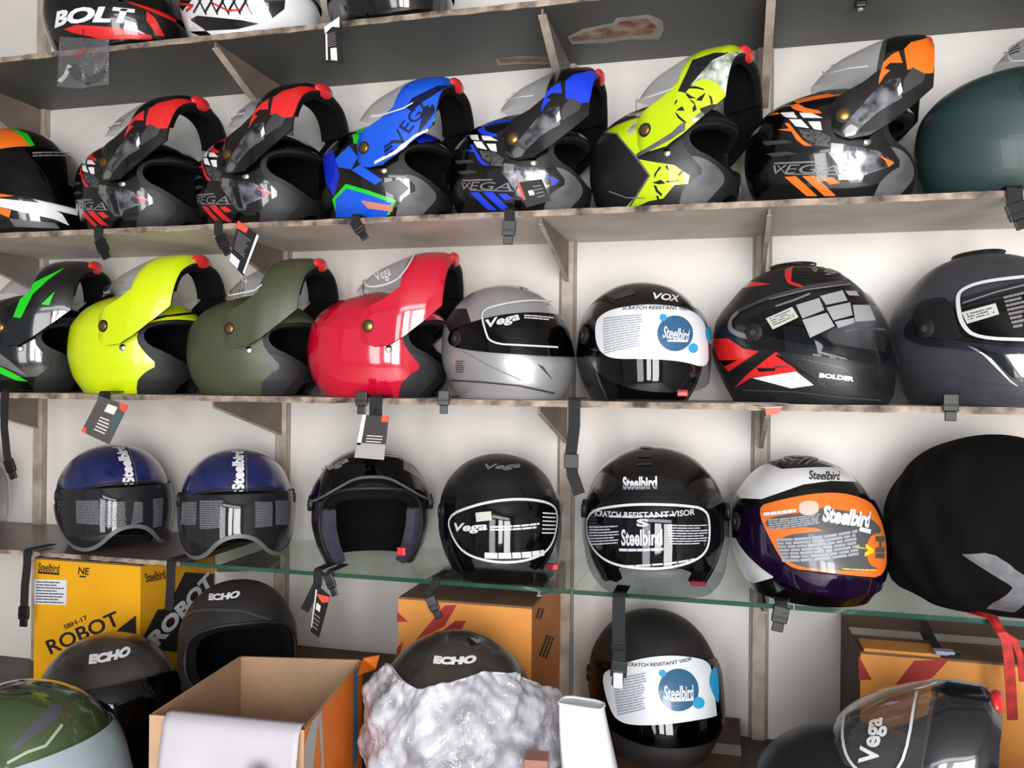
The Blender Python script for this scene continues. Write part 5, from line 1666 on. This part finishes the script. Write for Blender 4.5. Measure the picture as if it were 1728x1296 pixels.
h4d, p4d, v4d = closed_helmet('dusty black helmet with its front wrapped in crumpled clear plastic', 770, ZK, 6, 'jet', Y=-.475, sc=1.04, base=K_dust, visor=CLEAR_LONG, visor_mat=V_blk,
    shell_marks=[mk_text('ECHO', cN((878, 705))[0], cN((1112, 702))[0], 14, K_white, .08, .15), mk_fill(cN((1045, 590), (1120, 585), (1140, 610), (1090, 630)), K_black)])
h4f, _, _ = closed_helmet('dull black helmet with white visor film and a strap hanging before it', 1103, ZD, 16, 'full', Y=-.154, sc=.965, base=K_brush, visor_mat=V_dark, opening=F_port,
    visor=sym([(0, .194), (.07, .190), (.13, .178), (.19, .158), (.215, .135), (.20, .09), (.14, .062), (.07, .052), (0, .05)]),
    sticker=(cO((500, 790), (560, 750), (700, 700), (860, 680), (1000, 690), (1090, 715), (1110, 800), (1130, 1000), (1130, 1015), (900, 1055), (700, 1065), (600, 1045), (550, 980)), W_film,
             (disc_px(860 + 922 / 3.24, 896 + 870 / 3.24, 34, 24, 36), B_film), (disc_px(860 + 1030 / 3.24, 896 + 940 / 3.24, 10), C_film), (disc_px(860 + 835 / 3.24, 896 + 780 / 3.24, 6), C_film),
             (cO((1080, 830), (1105, 740), (1135, 760), (1140, 960), (1110, 900)), C_film)),
    sticker_marks=film_marks(None, (cO((640, 730))[0], cO((990, 700))[0], 6), cO((570, 800), (750, 770), (760, 970), (600, 1010)), (cO((845, 885))[0], cO((1000, 880))[0], 24), (cO((880, 925))[0], cO((1000, 920))[0], 6), 30),
    shell_marks=[mk_line(cO((660, 1130), (900, 1130), (1120, 1075)), 2, K_grey)])
G4 = mat('olive_gloss_shell', (58, 74, 44), .16, coat=.9)
h4c, _, _ = closed_helmet('glossy olive green helmet with pale visor in the lower corner', 40, Z_BASE, 52, 'full', Y=-.72, sc=.98, base=G4, visor_mat=clear('visor_reflection_haze', (200, 210, 216), haze=.45, hazecol=(206, 220, 228)),  # milky haze paints a whitish reflection onto this clear visor
    shell_paint=[(cM((50, 1195), (150, 1080), (280, 945), (335, 950), (330, 1010), (200, 1110), (90, 1190)), K_vent), (cM((-40, 850), (80, 842), (180, 860), (40, 872), (-40, 870)), K_black)],
    shell_marks=[mk_line(cM((40, 1270), (150, 1210), (250, 1175), (340, 1060)), 4, mat('pale_green_edge', (150, 166, 142), .3, coat=.5))])
h4g, _ = flip_helmet('matt black flip-up helmet with raised chin bar before the wide orange carton', 1462, 1385, Z_BASE, 84, Y=-.50, base=K_matt, pad=K_rubber,
    chin=mat('gloss_charcoal_shell', (26, 28, 34), .18, coat=.8), chin_paint=[],
    visor_marks=[cyl_line([(-.012, .190), (-.09, .184), (-.125, .165), (-.132, .130), (-.118, .104), (-.012, .100)], .0035, K_visorline), cyl_text('Vega', -.085, .145, .062, .030, K_visorline)])
# crumpled clear plastic over the dusty helmet's front
t = thing('plastic_wrap', 'crumpled clear plastic sheet over the face of the dusty helmet', 'plastic sheet', h4d.location + Vector((0, 0, .004)), h4d.rotation_euler.z, None, 1.04)
def crumple(P, U):
    a, z = U[:, 0] / RC, P[:, 2]
    w = .005 * np.sin(7 * a + 38 * z) * np.sin(47 * z - 4 * a) + .004 * np.sin(13 * a - 75 * z + 2) + .0035 * np.abs(np.sin(16 * a + 95 * z + 2 * np.sin(30 * z))) + .0025 * np.abs(np.sin(21 * a - 120 * z + 1.5 * np.sin(9 * a)))
    flare = .034 * np.clip((a - .55) / .5, 0, 1) ** 2 * np.clip(1 - np.abs(z - .09) / .09, 0, 1)
    return w + flare + .0085
PW = Body(.27, [(0, -.12), (.1, -.15), (.19, -.125), (.235, -.085)], [(0, .158), (.05, .168), (.1, .168), (.15, .157), (.19, .134), (.235, .09)],
          [(0, .122), (.04, .131), (.09, .136), (.14, .133), (.18, .118), (.232, .085)], n=2.2)
sk = PW.mesh(160, 84)
top = [(-.175, .200), (-.15, .206), (-.10, .196), (-.06, .190), (-.02, .203), (.03, .212), (.07, .206), (.12, .186), (.165, .150), (.172, .08), (.14, .04), (.12, .0), (.12, -.05), (-.16, -.05), (-.185, .04), (-.19, .12)]
sk.clip(round2d(top, 2), 'cyl')
V_wrap = clear('crumpled_plastic', (232, 232, 236), rough=.08, haze=.36, bump=1.0, hazecol=(232, 232, 240), patchy=(.20, .56))
sk.solid(0, .0008, 0, 0, push=crumple).build('sheet', V_wrap, t, smooth=180)
MB().tube([PW.put(np.array([(a, z)]), 'cyl', .006)[0] for a, z in round2d(top[:9], 2, False)], .0016, 6).build('rolled_hem', mat('milky_plastic', (200, 200, 208), .25, coat=.4), t, smooth=60)
# white paper bag
q = [at_y(x, y, -.56) for x, y in ((944, 1184), (1020, 1184), (1075, 1330), (958, 1330))]
t = thing('paper_bag', 'folded white paper bag standing between the plastic-wrapped helmet and the white-filmed helmet', 'paper bag', ((q[2] + q[3]) / 2).xy.to_3d() + Vector((0, 0, Z_BASE)))
t['label'] = 'folded white paper bag standing beside the helmet with white visor film'
I = world_to(t)
n0, n1 = 14, 20
v, f = [], []
zb = Z_BASE + .001
for j in range(n1 + 1):
    s = j / n1
    a, b = q[3].lerp(q[0], s), q[2].lerp(q[1], s)
    a = a.copy(); b = b.copy()
    a.z = b.z = zb + (q[0].z - zb) * s
    dep = .05 * (1 - s) + .018 * s
    for k in range(n0):
        th = 2 * math.pi * k / n0
        c, sn = math.cos(th), math.sin(th)
        cc = math.copysign(abs(c) ** .45, c); ss = math.copysign(abs(sn) ** .6, sn)
        p = (a + b) / 2 + (b - a) / 2 * cc + Vector((0, dep * ss + .004 * math.sin(9 * s + 3 * c), 0))
        v.append(p)
for j in range(n1):
    for k in range(n0): f.append((j * n0 + k, j * n0 + (k + 1) % n0, (j + 1) * n0 + (k + 1) % n0, (j + 1) * n0 + k))
f += [tuple(reversed(range(n0))), tuple(range(n1 * n0, (n1 + 1) * n0))]
MB().add(v, f).build('bag_body', mat('white_bag_paper', (224, 224, 234), .6, bump=.2, bscale=25), t, smooth=70, T=I)
MB().tube([v[n1 * n0 + k] + Vector((0, 0, .001)) for k in list(range(n0)) + [0]], .0022, 6).build('folded_top', MATS['white_bag_paper'], t, smooth=70, T=I)
# helmet wrapped in cloudy plastic in the corner
hw, _, _ = closed_helmet('plastic-wrapped brown helmet in the lower corner before the wide orange carton', 1900, Z_BASE, 10, 'jet', Y=-.70, sc=.97, base=mat('maroon_brown_shell', (92, 54, 46), .3, coat=.5), visor=CLEAR_LONG, visor_mat=V_blk)
sk = Body(.25, [(0, -.115), (.1, -.158), (.19, -.13), (.23, -.085)], [(0, .164), (.05, .174), (.1, .174), (.15, .163), (.19, .138), (.23, .09)],
          [(0, .128), (.04, .138), (.09, .143), (.14, .140), (.18, .122), (.226, .085)], n=2.2).mesh(120, 64)
V_cloud = clear('cloudy_plastic_wrap', (214, 206, 202), rough=.15, haze=.30, bump=.9, hazecol=(186, 170, 164))
sk.solid(.004, .0008, 0, 0, push=lambda P, U: crumple(P, U * .9)).build('plastic_cover', V_cloud, hw, smooth=180)

# white helmet just cut by the photo edge on the shelf above
# ------------------------------------------------------------------ straps over the shelf edges
strap(h1b, [(168, 384), (166, 398), (176, 425)], 15)
strap(h1c, [(372, 372), (368, 392), (380, 418)], 14)
strap(h1d, [(598, 362), (600, 376), (610, 392)], 15)
strap(h1e, [(868, 352), (860, 372), (858, 398)], 18)
strap(h1h, [(1716, 320), (1712, 345), (1722, 370)], 26)
strap(h2a, [(8, 668), (7, 720), (12, 770), (20, 796)], 13)
strap(h2b, [(178, 660), (176, 668)], 20, buckle=False)
strap(h2d, [(632, 668), (634, 700), (638, 738)], 22, buckle=False)
strap(h2d, [(611, 670), (610, 685)], 16, Yf=Y_FRONT - .010)
strap(h2e, [(752, 672), (749, 684)], 15)
strap(h2f, [(975, 678), (969, 720), (963, 768), (966, 800), (978, 834)], 20, buckle=False)
strap(h2h, [(1606, 680), (1604, 694)], 20)
strap(h3a, [(62, 932), (46, 952), (42, 990), (40, 1045)], 14, Yf=Y_FRONT - .010)
strap(h3b, [(306, 936), (291, 950), (288, 990), (285, 1030)], 15, Yf=Y_FRONT - .010, buckle=False)
strap(h3c, [(548, 962), (536, 985), (524, 1010), (514, 1030)], 15, buckle=False)
strap(h3c, [(556, 964), (556, 978), (561, 992)], 12, Yf=Y_FRONT - .012)
strap(h3d, [(752, 978), (735, 985), (722, 1000), (735, 1030)], 13)
strap(h3e, [(1042, 1000), (1044, 1060), (1045, 1120), (1043, 1142)], 22, Yf=Y_FRONT - .032)
strap(h3f, [(1319, 1008), (1318, 1030), (1314, 1050)], 21)
# the buckle sliders on the two long straps and a printed label on one
def slider(t, px, py, w, m=K_buckle, Yf=Y_FRONT - .006, h=9, name='strap_slider'):
    p = at_y(px, py, Yf)
    k = (p - CAM).dot(_f) / FPX
    MB().box((p.x - w * k / 2, Yf - .004, p.z - h * k / 2), (p.x + w * k / 2, Yf + .003, p.z + h * k / 2)).build(name, m, t, bevel=.0012, T=world_to(t))
slider(h2f, 964, 778, 24, h=24)
slider(h3e, 1044, 1092, 26, Yf=Y_FRONT - .032)
slider(h3e, 1043, 1148, 16, W_film, Y_FRONT - .038, 26, 'strap_label')
slider(h3f, 1318, 1030, 26)
# red release tabs
def red_tab(t, px, py, Y, w=18, h=12):
    p = at_y(px, py, Y)
    k = (p - CAM).dot(_f) / FPX
    z = max(p.z, t.location.z + h * k / 2 + .001)
    MB().box((p.x - w * k / 2, Y - .006, z - h * k / 2), (p.x + w * k / 2, Y + .006, z + h * k / 2)).build('release_tab', K_latch, t, bevel=.002, T=world_to(t))
red_tab(h2f, 1152, 663, -.24)
red_tab(h3c, 678, 930, -.24, 14, 14)
red_tab(h3d, 932, 956, -.22, 20, 10)
red_tab(h3e, 1178, 984, -.24, 26, 8)
# ------------------------------------------------------------------ tags
YT = Y_FRONT - .014
lbl = lambda u0, u1, v0, v1: [(u0, v0), (u1, v0), (u1, v1), (u0, v1)]
swing_tag('black and white card tag with red corner hanging before the olive green helmet', [(402, 372), (437, 398), (411, 466), (387, 442)], YT,
    [('red_corner', [(0, 1), (.5, 1), (.45, .86), (0, .82)], K_tagred), ('white_edge', lbl(.9, 1, .05, 1), K_tagwhite), ('print', (.1, .8, .35, .8, 9, .4, .3, 4), K_grey), ('barcode_label', lbl(.0, .55, .02, .22), K_tagwhite)], loop=[(385, 368), (400, 374), (412, 382)])
swing_tag('small grey card tag with red corners above the first blue helmet', [(168, 668), (216, 684), (184, 750), (137, 728)], YT,
    [('red_corner', [(.7, 1), (1, 1), (1, .82), (.8, .86)], K_tagred), ('red_corner', [(0, 0), (.18, 0), (.1, .14), (0, .12)], K_tagred), ('teal_band', lbl(.72, .98, .35, .8), mat('teal_print', (70, 92, 92), .4)), ('barcode_label', lbl(.38, .72, .68, .88), K_tagwhite), ('print', (.35, .8, .15, .55, 5, .4, .3, 2), K_tagwhite)],
    dark=mat('grey_card', (84, 78, 78), .35), loop=[(176, 666), (182, 672), (190, 680)])
swing_tag('silver grey card tag with red top hanging over the open-face helmet with raised visor', [(612, 700), (656, 702), (648, 776), (598, 772)], YT - .004,
    [('silver_panel', lbl(.0, 1, .0, .35), mat('silver_card', (188, 182, 178), .25, metal=.4)), ('red_top', lbl(.75, 1, .86, 1), K_tagred), ('white_edge', lbl(0, .14, .3, 1), K_tagwhite), ('print', (.3, .9, .36, .56, 3, .3, .2, 3), K_tagwhite)], dark=mat('dark_grey_card', (58, 54, 54), .35), loop=[(634, 690), (630, 698), (628, 706)])
swing_tag('black card tag with red band hanging beneath the glass shelf', [(534, 986), (557, 1006), (538, 1076), (524, 1066)], YT,
    [('red_band', [(.05, .82), (1, .98), (1, .86), (.6, .74)], K_tagred), ('white_print', lbl(.2, .55, .52, .66), K_tagwhite), ('print', (.15, .85, .1, .45, 4, .4, .3, 6), K_grey), ('white_edge', lbl(0, .1, .1, .9), K_tagwhite)], loop=[(545, 968), (545, 980), (546, 992)])
swing_tag('black card tag with red edge leaning on the blue and black flip-up helmet', [(872, 308), (914, 302), (930, 338), (888, 350)], YT,
    [('red_edge', lbl(.0, .1, .3, 1), K_tagred), ('white_print', lbl(.3, .5, .4, .6), K_tagwhite), ('print', (.55, .95, .2, .8, 4, .35, .3, 6), K_grey)], loop=[(866, 352), (868, 330), (874, 312)])
swing_tag('black tag with white tip hanging from the top shelf', [(547, 46), (573, 28), (579, 108), (548, 104)], YT,
    [('white_tip', [(0, 1), (1, 1), (.95, .78), (.5, .88), (.05, .8)], K_tagwhite), ('white_edge', lbl(.08, .18, .05, .78), K_tagwhite), ('print', (.2, .75, .4, .75, 7, .4, .2, 6), K_grey), ('barcode_label', lbl(.35, .7, .06, .36), K_tagwhite)], loop=[(560, 20), (560, 28), (561, 36)])
# red and white card lying over the shelf edge
t = thing('card_leaflet', 'red and white card leaflet sticking out under the red-white helmet', 'leaflet', at_y(1290, 684, -.31))
I = world_to(t)
zc = Z_TWO + .0012
P = [at_z(x, y, zc) for x, y in ((1228, 678), (1345, 668))]
y0 = Y_FRONT
a, b = Vector((at_y(1240, 676, y0).x, y0 + .03, zc)), Vector((at_y(1340, 676, y0).x, y0 + .05, zc))
c_, d_ = Vector((at_y(1318, 690, y0).x, y0 - .022, zc - .006)), Vector((at_y(1290, 690, y0).x, y0 - .024, zc - .008))
MB().prism([a, d_, c_, b], (0, 0, .0008)).build('card', K_tagwhite, t, T=I)
e, g = d_.lerp(c_, .02) , c_
MB().prism([d_ + Vector((0, -.0006, 0)), c_ + Vector((0, -.0006, 0)), c_ + Vector((-.004, -.002, -.011)), d_ + Vector((.002, -.002, -.012))], (0, .0008, 0)).build('red_fold', K_tagred, t, T=I)
MB().prism([a.lerp(d_, .5) + Vector((0, 0, .0009)), a.lerp(d_, .8) + Vector((0, 0, .0009)), b.lerp(c_, .8) + Vector((0, 0, .0009)), b.lerp(c_, .5) + Vector((0, 0, .0009))], (0, 0, .0003)).build('print_band', K_tagblack, t, T=I)
# polythene bag of spare straps
q = [at_y(x, y, Y_FRONT - .02) for x, y in ((101, 62), (184, 66), (184, 143), (150, 146), (138, 150), (96, 146))]
t = thing('polythene_bag', 'small clear polythene bag of spare parts hanging from the top shelf', 'plastic bag', q[0].lerp(q[2], .5))
I = world_to(t)
P = np.array([(p.x, p.z) for p in q])
A, T = poly2d(P, .007)
dd = np.clip(sdf(P, A), 0, None)
n = len(A)
bul = .010 * np.sqrt(np.clip(dd / .035, 0, 1)) + .0008
v = [(a, Y_FRONT - .02 - k, b) for (a, b), k in zip(A, bul)] + [(a, Y_FRONT - .02 + k * .6, b) for (a, b), k in zip(A, bul)]
T = [tuple(int(i) for i in k) for k in T]
MB().add(v, T + [tuple(i + n for i in reversed(k)) for k in T]).build('bag_film', clear('polythene', (226, 226, 228), rough=.12, haze=.06, bump=.7), t, smooth=120, T=I)
pc = [at_y(x, y, Y_FRONT - .02) for x, y in ((120, 112), (132, 128), (150, 136), (168, 130), (176, 118))]
MB().ribbon(pc, (0, .3, 1), .020, .004).build('folded_strap', K_strap, t, smooth=40, T=I)
pc = [at_y(x, y, Y_FRONT - .022) for x, y in ((128, 92), (136, 88), (143, 80))]
MB().ribbon(pc, (.4, .3, 1), .008, .003).build('red_clip', K_latch, t, smooth=40, T=I)
pc = [at_y(x, y, Y_FRONT - .024) for x, y in ((100, 138), (110, 128), (118, 110))]
MB().ribbon(pc, (.6, .3, .3), .008, .001).build('bag_fold', mat('milky_film', (200, 200, 200), .4), t, smooth=40, T=I)
MB().tube([at_y(140, 50, Y_FRONT - .012), at_y(140, 58, Y_FRONT - .018), at_y(142, 70, Y_FRONT - .02)], .001, 6).build('string', K_buckle, t, T=I)
# white helmet cut off by the photo edge on the glass shelf row
closed_helmet('white helmet just showing past the photo edge on the brown board', -95, Z_GLASS, 40, 'jet', Y=-.17, sc=.93, base=mat('pink_white_shell', (214, 200, 200), .2, coat=.6))

# ------------------------------------------------------------------ families of like things
for o in list(SC.objects):
    if o.parent or not o.get('category') or o.get('group'): continue
    z, c = o.location.z, o['category']
    if c == 'helmet':
        o['group'] = ('helmets on the top shelf' if z > Z_TOP - .05 else 'helmets on the second shelf' if z > Z_ONE - .05 else 'helmets on the eye-level shelf' if z > Z_TWO - .05
                      else 'helmets on the glass shelf' if z > Z_GLASS - .05 else 'helmets on the base')
    elif c == 'bracket': o['group'] = 'triangular shelf brackets'
    elif c == 'shelf': o['group'] = 'shelf boards'
    elif c == 'glass shelf': o['group'] = 'glass shelf panes'
    elif c == 'tag': o['group'] = 'card tags hanging from helmets'
    elif c == 'carton': o['group'] = 'cartons on the base'
    elif c == 'torn paper': o['group'] = 'torn paper scraps under the top shelf'
